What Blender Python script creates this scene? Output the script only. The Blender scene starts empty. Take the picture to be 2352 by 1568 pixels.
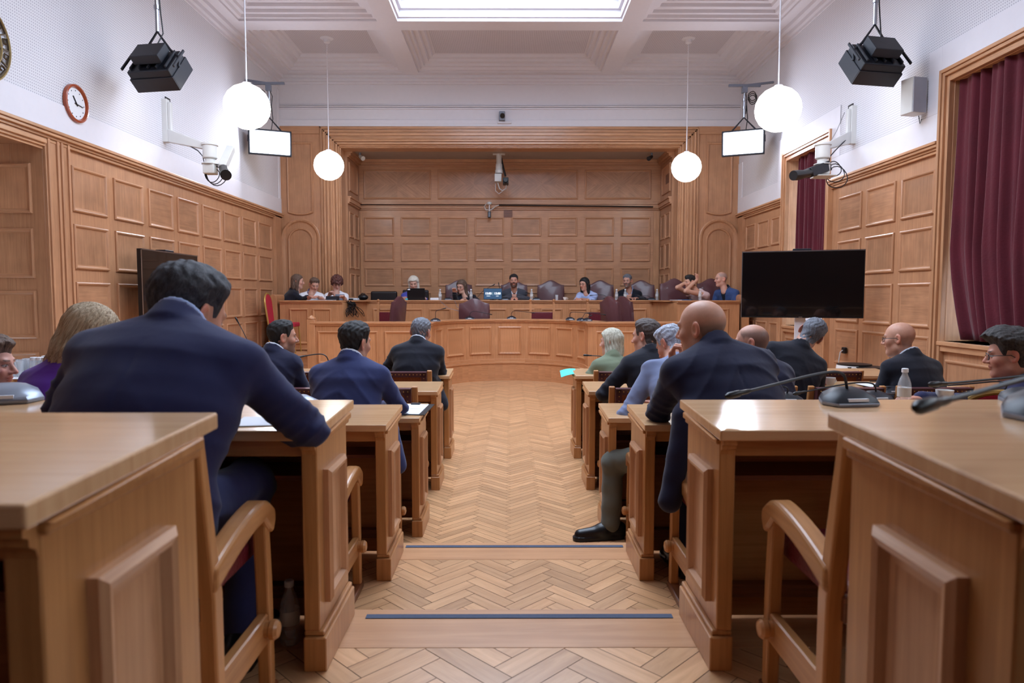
import bpy, math, random
import numpy as np
from mathutils import Vector, Matrix

random.seed(7)
S = bpy.context.scene
COL = S.collection

# ------------------------------------------------------------------ camera, world, exposure
F = 1568.0
PITCH = math.radians(3.72)
YAW = math.radians(-0.18)
CZ = 1.44
cam_d = bpy.data.cameras.new('camera')
cam = bpy.data.objects.new('camera', cam_d)
COL.objects.link(cam)
cam_d.sensor_width = 36.0
cam_d.lens = 24.0
cam_d.clip_start = 0.05
cam_d.clip_end = 200
cam.location = (0, 0, CZ)
cam.rotation_euler = (math.radians(90) - PITCH, 0, YAW)
cam_d.dof.use_dof = True
cam_d.dof.focus_distance = 5.2
cam_d.dof.aperture_fstop = 4.0
S.camera = cam

w = bpy.data.worlds.new('daylight')
S.world = w
w.use_nodes = True
w.node_tree.nodes['Background'].inputs[0].default_value = (0.75, 0.87, 1.0, 1)
w.node_tree.nodes['Background'].inputs[1].default_value = 6.0
S.view_settings.view_transform = 'Standard'
S.view_settings.look = 'None'
S.view_settings.gamma = 1.0
S.view_settings.use_curve_mapping = False
S.view_settings.exposure = 0.5

SKY_E, GLOBE_E, TVL_E = 6.8, 4.5, 38.0      # skylight, globe lamp and studio light strengths


def ray(px, py):
    a, b = (px - 1176.0) / F, (784.0 - py) / F
    y = math.cos(PITCH) + b * math.sin(PITCH)
    z = -math.sin(PITCH) + b * math.cos(PITCH)
    x, y = a * math.cos(YAW) - y * math.sin(YAW), a * math.sin(YAW) + y * math.cos(YAW)
    return Vector((x, y, z))


def P(px, py, D):
    """the place in the room seen at a pixel of the photograph, D metres down the room"""
    r = ray(px, py)
    return Vector((0, 0, CZ)) + r * (D / r.y)


# ------------------------------------------------------------------ materials
MATS = {}


def lin(c):
    return tuple(((v / 255) / 12.92 if v / 255 < .04045 else ((v / 255 + .055) / 1.055) ** 2.4) for v in c)


def newmat(name):
    m = bpy.data.materials.new(name)
    m.use_nodes = True
    MATS[name] = m
    nt = m.node_tree
    return m, nt, nt.nodes, nt.links, nt.nodes['Principled BSDF']


def nod(N, t, **kw):
    n = N.new(t)
    for k, v in kw.items():
        setattr(n, k, v)
    return n


def simple(name, rgb, rough=.5, metal=0., coat=0., noise=.08, nscale=12., bump=0., bscale=60., sheen=0., trans=0., ior=1.45, spec=.5):
    m, nt, N, L, b = newmat(name)
    c = lin(rgb)
    tc = nod(N, 'ShaderNodeTexCoord')
    nz = nod(N, 'ShaderNodeTexNoise')
    nz.inputs['Scale'].default_value = nscale
    nz.inputs['Detail'].default_value = 3
    L.new(tc.outputs['Object'], nz.inputs['Vector'])
    mx = nod(N, 'ShaderNodeMix', data_type='RGBA')
    L.new(nz.outputs['Fac'], mx.inputs['Factor'])
    mx.inputs['A'].default_value = (*[v * (1 - noise) for v in c], 1)
    mx.inputs['B'].default_value = (*[min(1, v * (1 + noise)) for v in c], 1)
    L.new(mx.outputs['Result'], b.inputs['Base Color'])
    b.inputs['Roughness'].default_value = rough
    b.inputs['Metallic'].default_value = metal
    b.inputs['Coat Weight'].default_value = coat
    b.inputs['Sheen Weight'].default_value = sheen
    b.inputs['Transmission Weight'].default_value = trans
    b.inputs['IOR'].default_value = ior
    b.inputs['Specular IOR Level'].default_value = spec
    if bump:
        n2 = nod(N, 'ShaderNodeTexNoise')
        n2.inputs['Scale'].default_value = bscale
        L.new(tc.outputs['Object'], n2.inputs['Vector'])
        bp = nod(N, 'ShaderNodeBump')
        bp.inputs['Strength'].default_value = bump
        bp.inputs['Distance'].default_value = .01
        L.new(n2.outputs['Fac'], bp.inputs['Height'])
        L.new(bp.outputs['Normal'], b.inputs['Normal'])
    return m


def wood(name, dark_, light, rough=.36, su=1.3, sv=34., coat=.15, blotch=.2):
    """oak: grain runs along U, every board has its own UV offset and tone"""
    dark = tuple(a * .65 + c * .35 for a, c in zip(dark_, light))
    m, nt, N, L, b = newmat(name)
    uv = nod(N, 'ShaderNodeUVMap')
    mp = nod(N, 'ShaderNodeMapping')
    mp.inputs['Scale'].default_value = (su, sv, 1)
    L.new(uv.outputs['UV'], mp.inputs['Vector'])
    n1 = nod(N, 'ShaderNodeTexNoise')
    n1.inputs['Scale'].default_value = 1.6
    n1.inputs['Detail'].default_value = 6
    n1.inputs['Roughness'].default_value = .65
    n1.inputs['Distortion'].default_value = .6
    L.new(mp.outputs['Vector'], n1.inputs['Vector'])
    cr = nod(N, 'ShaderNodeValToRGB')
    cr.color_ramp.elements[0].position = .32
    cr.color_ramp.elements[0].color = (*lin(dark), 1)
    cr.color_ramp.elements[1].position = .66
    cr.color_ramp.elements[1].color = (*lin(light), 1)
    L.new(n1.outputs['Fac'], cr.inputs['Fac'])
    n2 = nod(N, 'ShaderNodeTexNoise')
    n2.inputs['Scale'].default_value = 5.
    n2.inputs['Detail'].default_value = 2
    L.new(uv.outputs['UV'], n2.inputs['Vector'])
    mr = nod(N, 'ShaderNodeMapRange')
    mr.inputs['To Min'].default_value = 1 - blotch
    mr.inputs['To Max'].default_value = 1 + blotch
    L.new(n2.outputs['Fac'], mr.inputs['Value'])
    at = nod(N, 'ShaderNodeAttribute', attribute_name='tone')
    mu = nod(N, 'ShaderNodeMath', operation='MULTIPLY')
    L.new(mr.outputs['Result'], mu.inputs[0])
    L.new(at.outputs['Fac'], mu.inputs[1])
    vm = nod(N, 'ShaderNodeVectorMath', operation='SCALE')
    L.new(cr.outputs['Color'], vm.inputs[0])
    L.new(mu.outputs['Value'], vm.inputs['Scale'])
    L.new(vm.outputs['Vector'], b.inputs['Base Color'])
    b.inputs['Roughness'].default_value = rough
    b.inputs['Coat Weight'].default_value = coat
    b.inputs['Coat Roughness'].default_value = .12
    bp = nod(N, 'ShaderNodeBump')
    bp.inputs['Strength'].default_value = .05
    bp.inputs['Distance'].default_value = .001
    L.new(n1.outputs['Fac'], bp.inputs['Height'])
    L.new(bp.outputs['Normal'], b.inputs['Normal'])
    return m


def perforated(name, rgb, hole, axis, zmin=None, pitch=.026, rad=.24):
    """painted acoustic board: a grid of small round holes; axis = the normal axis of the board"""
    m, nt, N, L, b = newmat(name)
    tc = nod(N, 'ShaderNodeTexCoord')
    sp = nod(N, 'ShaderNodeSeparateXYZ')
    L.new(tc.outputs['Object'], sp.inputs[0])
    ax = [i for i in range(3) if i != axis]
    ds = []
    for i in ax:
        a = nod(N, 'ShaderNodeMath', operation='MULTIPLY')
        L.new(sp.outputs[i], a.inputs[0])
        a.inputs[1].default_value = 1 / pitch
        f = nod(N, 'ShaderNodeMath', operation='FRACT')
        L.new(a.outputs[0], f.inputs[0])
        s = nod(N, 'ShaderNodeMath', operation='SUBTRACT')
        L.new(f.outputs[0], s.inputs[0])
        s.inputs[1].default_value = .5
        p = nod(N, 'ShaderNodeMath', operation='POWER')
        L.new(s.outputs[0], p.inputs[0])
        p.inputs[1].default_value = 2
        ds.append(p)
    ad = nod(N, 'ShaderNodeMath', operation='ADD')
    L.new(ds[0].outputs[0], ad.inputs[0])
    L.new(ds[1].outputs[0], ad.inputs[1])
    lt = nod(N, 'ShaderNodeMath', operation='LESS_THAN')
    L.new(ad.outputs[0], lt.inputs[0])
    lt.inputs[1].default_value = rad * rad
    fac = lt.outputs[0]
    mx = nod(N, 'ShaderNodeMix', data_type='RGBA')
    L.new(fac, mx.inputs['Factor'])
    mx.inputs['A'].default_value = (*lin(rgb), 1)
    mx.inputs['B'].default_value = (*lin(hole), 1)
    L.new(mx.outputs['Result'], b.inputs['Base Color'])
    b.inputs['Roughness'].default_value = .75
    return m


def emit(name, rgb, strength):
    m, nt, N, L, b = newmat(name)
    b.inputs['Base Color'].default_value = (.9, .9, .9, 1)
    b.inputs['Emission Color'].default_value = (*lin(rgb), 1)
    b.inputs['Emission Strength'].default_value = strength
    return m


oak = wood('oak panelling', (162, 112, 80), (196, 146, 108))
oakd = wood('oak framing', (164, 114, 78), (204, 154, 114))
oakv = wood('veneer field', (148, 102, 74), (186, 138, 102), blotch=.3, sv=24)
deskw = wood('desk oak', (156, 102, 56), (192, 136, 84), rough=.32)
topw = wood('desk top oak', (196, 148, 104), (218, 176, 132), rough=.17, coat=.35, sv=26, blotch=.1)
dark_w = wood('dark stained oak', (72, 36, 20), (128, 74, 42))
parq = wood('parquet oak', (186, 136, 94), (222, 174, 128), rough=.28, su=1.6, sv=16, coat=.3, blotch=.12)
plankw = wood('step edge oak', (184, 130, 88), (212, 160, 116), rough=.3, su=.9, sv=16, coat=.25, blotch=.15)
pod_w = wood('podium oak', (168, 110, 70), (202, 144, 100), rough=.35)
joint = simple('parquet joints', (88, 52, 28), .6)
white = simple('white paint', (222, 220, 226), .6, noise=.03)
whitec = simple('ceiling paint', (216, 212, 218), .7, noise=.03)
perf_wall = perforated('perforated wall board', (218, 217, 222), (168, 166, 176), 0)
perf_ceil = perforated('perforated ceiling board', (208, 202, 208), (160, 155, 162), 2, pitch=.03)
black = simple('black plastic', (22, 22, 25), .38, noise=.2)
blackm = simple('black painted metal', (30, 32, 40), .45, noise=.3)
greyp = simple('grey plastic', (120, 126, 140), .4)
metal = simple('brushed steel', (170, 172, 178), .3, metal=1.)
brass = simple('brass', (190, 146, 72), .3, metal=1.)
gold = simple('gold paint', (190, 150, 82), .4, metal=.6)
silverp = simple('silver plastic', (150, 158, 172), .35, metal=.4)
velvet = simple('burgundy velvet', (88, 12, 30), .85, noise=.3, nscale=3, sheen=.15, bump=.3, bscale=40)
redfab = simple('red fabric', (176, 30, 52), .8, noise=.1)
leather = simple('burgundy leather', (88, 52, 56), .36, noise=.15, bump=.08, bscale=60, coat=.15)
leatherb = simple('brown leather', (128, 66, 34), .4, noise=.25, nscale=6, bump=.3, bscale=90)
leatherk = simple('black leather', (34, 28, 30), .35, noise=.2, bump=.3, bscale=90)
redle = simple('red leather', (98, 26, 38), .4, noise=.2, bump=.3)
paper = simple('white paper', (232, 234, 240), .7, noise=.02)
cyanp = simple('cyan paper', (84, 224, 222), .7, noise=.03)
porc = simple('white porcelain', (232, 230, 226), .2, noise=.02)
blueplast = simple('blue card', (60, 110, 160), .5)
creampl = simple('cream plastic', (206, 206, 204), .45, noise=.05)
tape_m = simple('grip tape', (72, 82, 104), .8, noise=.15, nscale=80)
screen_m = simple('dark screen', (6, 7, 10), .12, noise=.1, coat=.5)
GLASS, _nt, _N, _L, _b = newmat('clear plastic')
_b.inputs['Base Color'].default_value = (.75, .79, .84, 1)
_b.inputs['Roughness'].default_value = .08
_b.inputs['Alpha'].default_value = .32
_b.inputs['Specular IOR Level'].default_value = .9
WATER = GLASS
globe_m = emit('lit opal glass', (255, 252, 245), GLOBE_E)
tvn_m = emit('lit studio panel, front', (232, 238, 255), 12.0)
tvl_m = emit('lit studio panel', (232, 238, 255), TVL_E)
sky_m = emit('skylight diffuser', (214, 232, 255), SKY_E)


# ------------------------------------------------------------------ object helpers
def tagit(o, label=None, cat=None, group=None, kind=None):
    if label: o['label'] = label
    if cat: o['category'] = cat
    if group: o['group'] = group
    if kind: o['kind'] = kind
    return o


def empty(name, loc=(0, 0, 0), rz=0, label=None, cat=None, group=None, kind=None):
    o = bpy.data.objects.new(name, None)
    COL.objects.link(o)
    o.location = loc
    o.rotation_euler = (0, 0, rz)
    o.empty_display_size = .05
    return tagit(o, label, cat, group, kind)


def V3(p):
    return Vector(p)


class MB:
    """collects pieces into one mesh; boards carry grain UVs and a tone"""

    def __init__(s, M=None):
        s.v, s.f, s.t, s.uv, s.sm = [], [], [], [], []
        s.M = M

    def add(s, verts, faces, grain=None, tone=None, smooth=False):
        vs = [Vector(p) for p in verts]
        if s.M is not None:
            vs = [s.M @ p for p in vs]
        b = len(s.v)
        if grain is None:
            lo = [min(p[i] for p in vs) for i in range(3)]
            hi = [max(p[i] for p in vs) for i in range(3)]
            e = [hi[i] - lo[i] for i in range(3)]
            g = Vector([1 if i == e.index(max(e)) else 0 for i in range(3)])
        else:
            g = Vector(grain)
            if s.M is not None:
                g = s.M.to_3x3() @ g
            g.normalize()
        tone = tone if tone is not None else random.uniform(.92, 1.08)
        ou, ov = random.uniform(0, 20), random.uniform(0, 20)
        s.v += vs
        for f in faces:
            s.f.append([b + i for i in f])
            s.t.append(tone)
            s.sm.append(smooth)
            q = [vs[i] for i in f]
            n = (q[1] - q[0]).cross(q[2] - q[0])
            if n.length < 1e-12 and len(q) > 3: n = (q[2] - q[0]).cross(q[3] - q[0])
            n = n.normalized() if n.length > 1e-12 else Vector((0, 0, 1))
            c = n.cross(g)
            if c.length < .3:
                gg = Vector((g.y, g.z, g.x))
                c = n.cross(gg)
                if c.length < .1: c = n.orthogonal()
                u = c.cross(n)
            else:
                u = g
            c.normalize()
            for p in q:
                s.uv.append((p.dot(u) + ou, p.dot(c) + ov))
        return s

    def box(s, a, b, grain=None, tone=None):
        x0, x1 = sorted((a[0], b[0])); y0, y1 = sorted((a[1], b[1])); z0, z1 = sorted((a[2], b[2]))
        v = [(x0, y0, z0), (x1, y0, z0), (x1, y1, z0), (x0, y1, z0), (x0, y0, z1), (x1, y0, z1), (x1, y1, z1), (x0, y1, z1)]
        f = [(0, 3, 2, 1), (4, 5, 6, 7), (0, 1, 5, 4), (1, 2, 6, 5), (2, 3, 7, 6), (3, 0, 4, 7)]
        return s.add(v, f, grain, tone)

    def loft(s, loops, cap=True, grain=None, tone=None, smooth=True, closed=True):
        n = len(loops[0])
        v = [p for l in loops for p in l]
        f = []
        for i in range(len(loops) - 1):
            for j in range(n if closed else n - 1):
                k = (j + 1) % n
                f.append((i * n + j, i * n + k, (i + 1) * n + k, (i + 1) * n + j))
        if cap:
            f.append(tuple(range(n - 1, -1, -1)))
            f.append(tuple((len(loops) - 1) * n + j for j in range(n)))
        return s.add(v, f, grain, tone, smooth)

    def lathe(s, prof, o=(0, 0, 0), n=16, axis=None, tone=None, smooth=True):
        o = Vector(o)
        if axis is None:
            A, B, C = Vector((1, 0, 0)), Vector((0, 1, 0)), Vector((0, 0, 1))
        else:
            C = Vector(axis).normalized(); A = C.orthogonal().normalized(); B = C.cross(A)
        loops = [[o + C * z + (A * math.cos(2 * math.pi * j / n) + B * math.sin(2 * math.pi * j / n)) * max(r, 1e-4) for j in range(n)] for r, z in prof]
        return s.loft(loops, True, tuple(C) if s.M is None else None, tone, smooth)

    def cyl(s, p0, p1, r0, r1=None, n=12, tone=None):
        p0, p1 = Vector(p0), Vector(p1)
        r1 = r0 if r1 is None else r1
        return s.lathe([(r0, 0), (r1, (p1 - p0).length)], p0, n, p1 - p0, tone)

    def ball(s, c, r, n=12, sc=(1, 1, 1)):
        c = Vector(c)
        prof = [(math.sin(math.pi * i / 10) * r, -math.cos(math.pi * i / 10) * r) for i in range(11)]
        loops = [[c + Vector((rr * math.cos(2 * math.pi * j / n) * sc[0], rr * math.sin(2 * math.pi * j / n) * sc[1], z * sc[2])) for j in range(n)] for rr, z in [(max(a, 1e-4), b) for a, b in prof]]
        return s.loft(loops)

    def tube(s, pts, r, n=8, tone=None):
        pts = [Vector(p) for p in pts]
        rs = r if isinstance(r, (list, tuple)) else [r] * len(pts)
        loops = []
        A = None
        for i, p in enumerate(pts):
            d = (pts[min(i + 1, len(pts) - 1)] - pts[max(i - 1, 0)]).normalized()
            A = (A - d * A.dot(d)) if A is not None else d.orthogonal()
            A.normalize()
            B = d.cross(A)
            loops.append([p + (A * math.cos(2 * math.pi * j / n) + B * math.sin(2 * math.pi * j / n)) * rs[i] for j in range(n)])
        return s.loft(loops, tone=tone)

    def prism(s, poly, d, grain=None, tone=None, smooth=False):
        """poly: 3D points of one end, d: the extrusion vector"""
        a = [Vector(p) for p in poly]
        d = Vector(d)
        nrm = Vector((0, 0, 0))
        for i in range(len(a)):
            nrm += a[i].cross(a[(i + 1) % len(a)])
        if nrm.dot(d) < 0: a.reverse()
        return s.loft([a, [p + d for p in a]], True, grain, tone, smooth)

    def panel(s, O, U, V, w, h, prof, field=True, tones=(.88, 1.12), fieldgrain=None, mat2=None):
        """framed panel on a wall: mitred mouldings whose section is prof [(inset, height)]"""
        O, U, V = Vector(O), Vector(U), Vector(V)
        N = U.cross(V)
        L = []
        for ins, hh in prof:
            L.append([O + U * ins + V * ins + N * hh, O + U * (w - ins) + V * ins + N * hh,
                      O + U * (w - ins) + V * (h - ins) + N * hh, O + U * ins + V * (h - ins) + N * hh])
        for e in range(4):
            k = (e + 1) % 4
            v, f = [], []
            for i in range(len(L)):
                v += [L[i][e], L[i][k]]
            for i in range(len(L) - 1):
                f.append((2 * i, 2 * i + 1, 2 * i + 3, 2 * i + 2))
            s.add(v, f, tuple(U) if e % 2 == 0 else tuple(V))
        if field:
            (mat2 or s).add(L[-1], [(0, 1, 2, 3)], fieldgrain or tuple(V), random.uniform(*tones))
        return s

    def build(s, name, mat, parent=None, bevel=0., seg=1, sharp=35, kind=None, loc=None):
        me = bpy.data.meshes.new(name)
        vs = s.v
        if loc is not None:
            vs = [p - Vector(loc) for p in vs]
        me.from_pydata([tuple(p) for p in vs], [], s.f)
        uvl = me.uv_layers.new(name='UVMap')
        uvl.data.foreach_set('uv', [c for uv in s.uv for c in uv])
        at = me.attributes.new('tone', 'FLOAT', 'FACE')
        at.data.foreach_set('value', s.t)
        me.polygons.foreach_set('use_smooth', s.sm)
        if any(s.sm):
            me.set_sharp_from_angle(angle=math.radians(sharp))
            me.polygons.foreach_set('use_smooth', [True] * len(s.f))
        me.materials.append(mat)
        me.update()
        o = bpy.data.objects.new(name, me)
        COL.objects.link(o)
        if loc is not None: o.location = loc
        if parent is not None: o.parent = parent
        if bevel:
            bm_ = o.modifiers.new('soft edges', 'BEVEL')
            bm_.width = bevel
            bm_.segments = seg
            bm_.limit_method = 'ANGLE'
            bm_.angle_limit = math.radians(50)
        if kind: o['kind'] = kind
        return o


def copy_tree(o, parent=None):
    c = o.copy()
    COL.objects.link(c)
    c.parent = parent
    for ch in list(o.children):
        copy_tree(ch, c)
    return c


X_, Y_, Z_ = Vector((1, 0, 0)), Vector((0, 1, 0)), Vector((0, 0, 1))
PROF = [(0, 0), (0, .016), (.012, .024), (.024, .02), (.034, .006), (.046, .004)]
PROFS = [(0, 0), (0, .01), (.008, .016), (.018, .012), (.026, .002), (.03, .002)]
# ------------------------------------------------------------------ the room
HW = 4.34          # half width of the hall
YB = 13.0          # plane of the end wall with the proscenium
CEIL = 5.52
Y0 = -4.0

# --- floor: terraces stepping down to the front, herringbone laid on each
floor = empty('floor', kind='structure')
LV = [(-4.0, 1.26, .51), (1.26, 2.26, .37), (2.26, 3.39, .19), (3.39, 11.9, 0.)]
sub = MB()
for y0, y1, z in LV:
    sub.box((-5.3, y0, -.2), (5.3, y1, z - .004), tone=1)
sub.build('parquet_bed', joint, floor)


def clip(poly, ax, lim, keep_lt):
    out = []
    for i in range(len(poly)):
        a, b = poly[i], poly[(i + 1) % len(poly)]
        ia = (a[ax] <= lim) if keep_lt else (a[ax] >= lim)
        ib = (b[ax] <= lim) if keep_lt else (b[ax] >= lim)
        if ia: out.append(a)
        if ia != ib:
            t = (lim - a[ax]) / (b[ax] - a[ax])
            out.append((a[0] + (b[0] - a[0]) * t, a[1] + (b[1] - a[1]) * t))
    return out


def herringbone(x0, x1, y0, y1, z, Lp=.42, Wp=.07):
    mb = MB()
    k = int(round(Lp / Wp))
    c = math.sqrt(.5)
    gap = .0012
    # horizontal boards start at (n, n) + m*(2k,0); vertical boards next to them, in board widths
    span = int(max(x1 - x0, y1 - y0) / Wp * 1.5) + 4 * k
    cx, cy = (.006 if Lp == .30 else .02), (y0 + y1) / 2
    for n in range(-span, span):
        for m_ in range(-span // (2 * k) - 1, span // (2 * k) + 2):
            for kind in (0, 1):
                if kind == 0:
                    a = (n + 2 * k * m_, n, n + 2 * k * m_ + k, n + 1)
                else:
                    a = (n + 2 * k * m_ + k, n - k + 1, n + 2 * k * m_ + k + 1, n + 1)
                px0, py0, px1, py1 = [q * Wp for q in a]
                mx, my = (px0 + px1) / 2, (py0 + py1) / 2
                wx, wy = (mx - my) * c + cx, (mx + my) * c + cy
                if wx < x0 - .3 or wx > x1 + .3 or wy < y0 - .3 or wy > y1 + .3: continue
                q = [(px0 + gap, py0 + gap), (px1 - gap, py0 + gap), (px1 - gap, py1 - gap), (px0 + gap, py1 - gap)]
                q = [((u - v) * c + cx, (u + v) * c + cy) for u, v in q]
                for ax_, lim, lt in ((0, x0, 0), (0, x1, 1), (1, y0, 0), (1, y1, 1)):
                    q = clip(q, ax_, lim, lt)
                    if len(q) < 3: break
                if len(q) < 3: continue
                g = (c, c, 0) if kind == 0 else (-c, c, 0)
                mb.add([(u, v, z) for u, v in q], [tuple(range(len(q)))], g, random.uniform(.80, 1.12))
    return mb


herringbone(-4.3, 4.3, 3.40, 12.2, 0.001, .30, .05).build('herringbone_parquet', parq, floor)
herringbone(-4.3, 4.3, 2.27, 3.18, .191, .24, .06).build('herringbone_parquet', parq, floor)
herringbone(-3.4, 3.4, 1.27, 2.02, .371, .30, .075).build('herringbone_parquet', parq, floor)
nb = MB()
for y0, y1, z in ((3.18, 3.40, .19), (2.02, 2.27, .37), (1.0, 1.27, .51)):
    for x, x2 in ((-5.3, -2.2), (-2.2, 2.2), (2.2, 5.3)):
        nb.box((x, y0, z - .03), (x2, y1 + .012, z + .001), grain=(1, 0, 0))
for y, z0, z1 in ((3.39, 0, .17), (2.26, .19, .35), (1.26, .37, .49)):
    nb.box((-4.3, y - .02, z0), (4.3, y + .003, z1), grain=(1, 0, 0))
nb.build('step_nosing', plankw, floor, .004)
for y, z, a, b, wd in ((3.352, .1915, P(933, 1265, 3.36).x, P(1430, 1265, 3.36).x, 'upper end of the long parquet aisle'),
                       (2.225, .3715, P(842, 1434, 2.23).x, P(1543, 1434, 2.23).x, 'edge of the nearest step in the aisle')):
    t = MB().box((a, y - .014, z), (b, y + .014, z + .002)).build('grip_tape', tape_m)
    tagit(t, 'dark blue-grey grip tape strip along the ' + wd, 'tape', 'grip tape strips on the aisle steps')


# --- side walls
def wall_panels(mb, side, cols, rows, prof=PROF, fm=None):
    for y0, y1 in cols:
        for z0, z1 in rows:
            if side < 0:
                mb.panel((-HW, y0, z0), Y_, Z_, y1 - y0, z1 - z0, prof, mat2=fm, fieldgrain=(0, 1, 0) if random.random() < .5 else (0, 0, 1))
            else:
                mb.panel((HW, y1, z0), -Y_, Z_, y1 - y0, z1 - z0, prof, mat2=fm, fieldgrain=(0, 1, 0) if random.random() < .5 else (0, 0, 1))


ROWS = [(2.29, 2.74), (1.72, 2.165), (1.12, 1.59), (.57, 1.03), (.16, .46)]
ZW = 3.0
left = empty('wall_left', kind='structure')
mb = MB()
mb.box((-HW - .3, 6.8, 0), (-HW, YB, ZW), grain=(0, 0, 1), tone=1)
LC = [(6.85, 7.43), (7.57, 8.16), (8.29, 8.88), (9.0, 9.6), (9.72, 10.33), (10.44, 11.05), (11.15, 11.74), (11.86, 12.5)]
fm = MB()
wall_panels(mb, -1, LC, ROWS, fm=fm)
fm.build('panel_fields', oakv, left)
mb.box((-HW, 6.8, 0), (-HW + .03, YB, .13)).box((-HW, 6.8, .13), (-HW + .018, YB, .15))
mb.box((-HW, 12.62, 0), (-HW + .05, 12.96, ZW - .06), grain=(0, 0, 1))
mb.box((-HW, 6.451, 0), (-HW + .029, 6.8, ZW - .06), grain=(0, 0, 1))
for y in (6.47, 6.60, 6.66, 6.76):
    mb.box((-HW + .02, y, 0), (-HW + .045, y + .03, ZW - .062), grain=(0, 0, 1))
mb.box((-HW - .3, 6.45, 0), (-HW, 6.8, ZW), grain=(0, 0, 1))
# doorway reveal (faces the camera), soffit and the wall nearer than the doorway
mb.box((-5.5, 6.45, 0), (-HW - .3, 6.55, ZW), grain=(0, 0, 1), tone=.95)
for z0, z1 in ((2.2, 2.66), (1.6, 2.06), (1.03, 1.48), (.45, .9)):
    mb.panel((-5.05, 6.449, z0 + .02), X_, Z_, .6, z1 - z0, PROF)
mb.box((-5.5, 3.6, 2.86), (-HW, 6.45, 3.0), grain=(0, 1, 0))
mb.box((-5.6, 3.6, 0), (-5.5, 6.55, 3.0), grain=(0, 0, 1), tone=.8)
for i in range(4):
    mb.panel((-5.498, 3.7 + i * .68, .4), Y_, Z_, .58, 1.0, PROF)
    mb.panel((-5.498, 3.7 + i * .68, 1.6), Y_, Z_, .58, 1.0, PROF)
mb.box((-HW - .3, Y0, 0), (-HW, 3.6, ZW), grain=(0, 0, 1), tone=1)
for i in range(9):
    for z0, z1 in ROWS:
        mb.panel((-HW, -3.9 + i * .8, z0), Y_, Z_, .66, z1 - z0, PROF)
mb.build('wood_panelling', oak, left, .002)
mb = MB()
for dz, dx in ((0, .09), (.03, .075), (.055, .05), (.085, .034)):
    mb.box((-HW, 3.6, ZW - dz - .03), (-HW + dx, YB, ZW - dz))
for dz, dx in ((.0, .06), (.05, .04), (.1, .02)):
    mb.box((-HW, 3.6, 2.86 - dz * .5), (-HW + dx - .01, 6.45, 2.9 - dz * .5))
mb.build('crown_moulding', oakd, left, .006, 2)
MB().box((-HW - .3, Y0, ZW + .28), (-HW + .035, YB, CEIL + .3)).build('perforated_panel', perf_wall, left)
MB().box((-HW - .3, Y0, ZW), (-HW + .045, YB, ZW + .28)).box((-HW, YB - .12, ZW), (-HW + .046, YB - .02, CEIL - .25)).build('plaster_border', white, left, .004)

right = empty('wall_right', kind='structure')
W1, W2 = (9.25, 10.87), (5.0, 6.93)        # outer edges of the window casings
WT, SILL = 3.68, 1.0
mb = MB()
fm = MB()
for y0, y1 in ((Y0, W2[0]), (W2[1], W1[0]), (W1[1], YB)):
    mb.box((HW, y0, 0), (HW + .35, y1, ZW), grain=(0, 0, 1), tone=1)
for a, b in (W1, W2):
    mb.box((HW, a, 0), (HW + .35, b, SILL), grain=(0, 0, 1), tone=1)
    mb.panel((HW, b - .18, .2), -Y_, Z_, b - a - .36, .62, PROF)
RC = [(6.98, 7.47), (7.57, 8.26), (8.36, 9.06)]
RC = [(7.02, 7.62), (7.74, 8.36), (8.48, 9.06)]
wall_panels(mb, 1, RC, ROWS, fm=fm)
wall_panels(mb, 1, [(11.02, 11.38), (11.5, 12.0), (12.12, 12.6)], ROWS, fm=fm)
wall_panels(mb, 1, [(-3.9 + i * .8, -3.9 + i * .8 + .66) for i in range(11)], ROWS)
fm.build('panel_fields', oakv, right)
for y0, y1 in ((W2[1], W1[0]), (W1[1], YB)):
    mb.box((HW - .03, y0, 0), (HW, y1, .13)).box((HW - .018, y0, .13), (HW, y1, .15))
mb.box((HW - .05, 12.68, 0), (HW, 12.96, ZW - .06), grain=(0, 0, 1))
mb.build('wood_panelling', oak, right, .002)
mb = MB()
for y0, y1 in ((W2[1], W1[0]), (W1[1], YB)):
    for dz, dx in ((0, .09), (.03, .075), (.055, .05), (.085, .034)):
        mb.box((HW - dx, y0, ZW - dz - .03), (HW, y1, ZW - dz))
mb.build('crown_moulding', oakd, right, .006, 2)
pp, pb = MB(), MB()
TZ = WT + .25
pp.box((HW - .035, Y0, TZ), (HW + .3, YB, CEIL + .3))
for y0, y1 in ((W2[1] + .22, W1[0] - .22), (W1[1] + .22, YB)):
    pp.box((HW - .035, y0, ZW + .28), (HW + .3, y1, TZ))
for y0, y1 in ((Y0, W2[0]), (W2[1], W1[0]), (W1[1], YB)):
    pb.box((HW - .045, y0, ZW), (HW + .3, y1, ZW + .28))
    pb.box((HW - .045, y0, ZW + .28), (HW + .3, min(y0 + .22, y1), TZ)).box((HW - .045, y1 - .22, ZW + .28), (HW + .3, y1, TZ))
for a, b in (W1, W2):
    pb.box((HW - .044, a - .22, WT), (HW + .3, b + .22, TZ))
pp.build('perforated_panel', perf_wall, right)
pb.build('plaster_border', white, right, .004)

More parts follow.
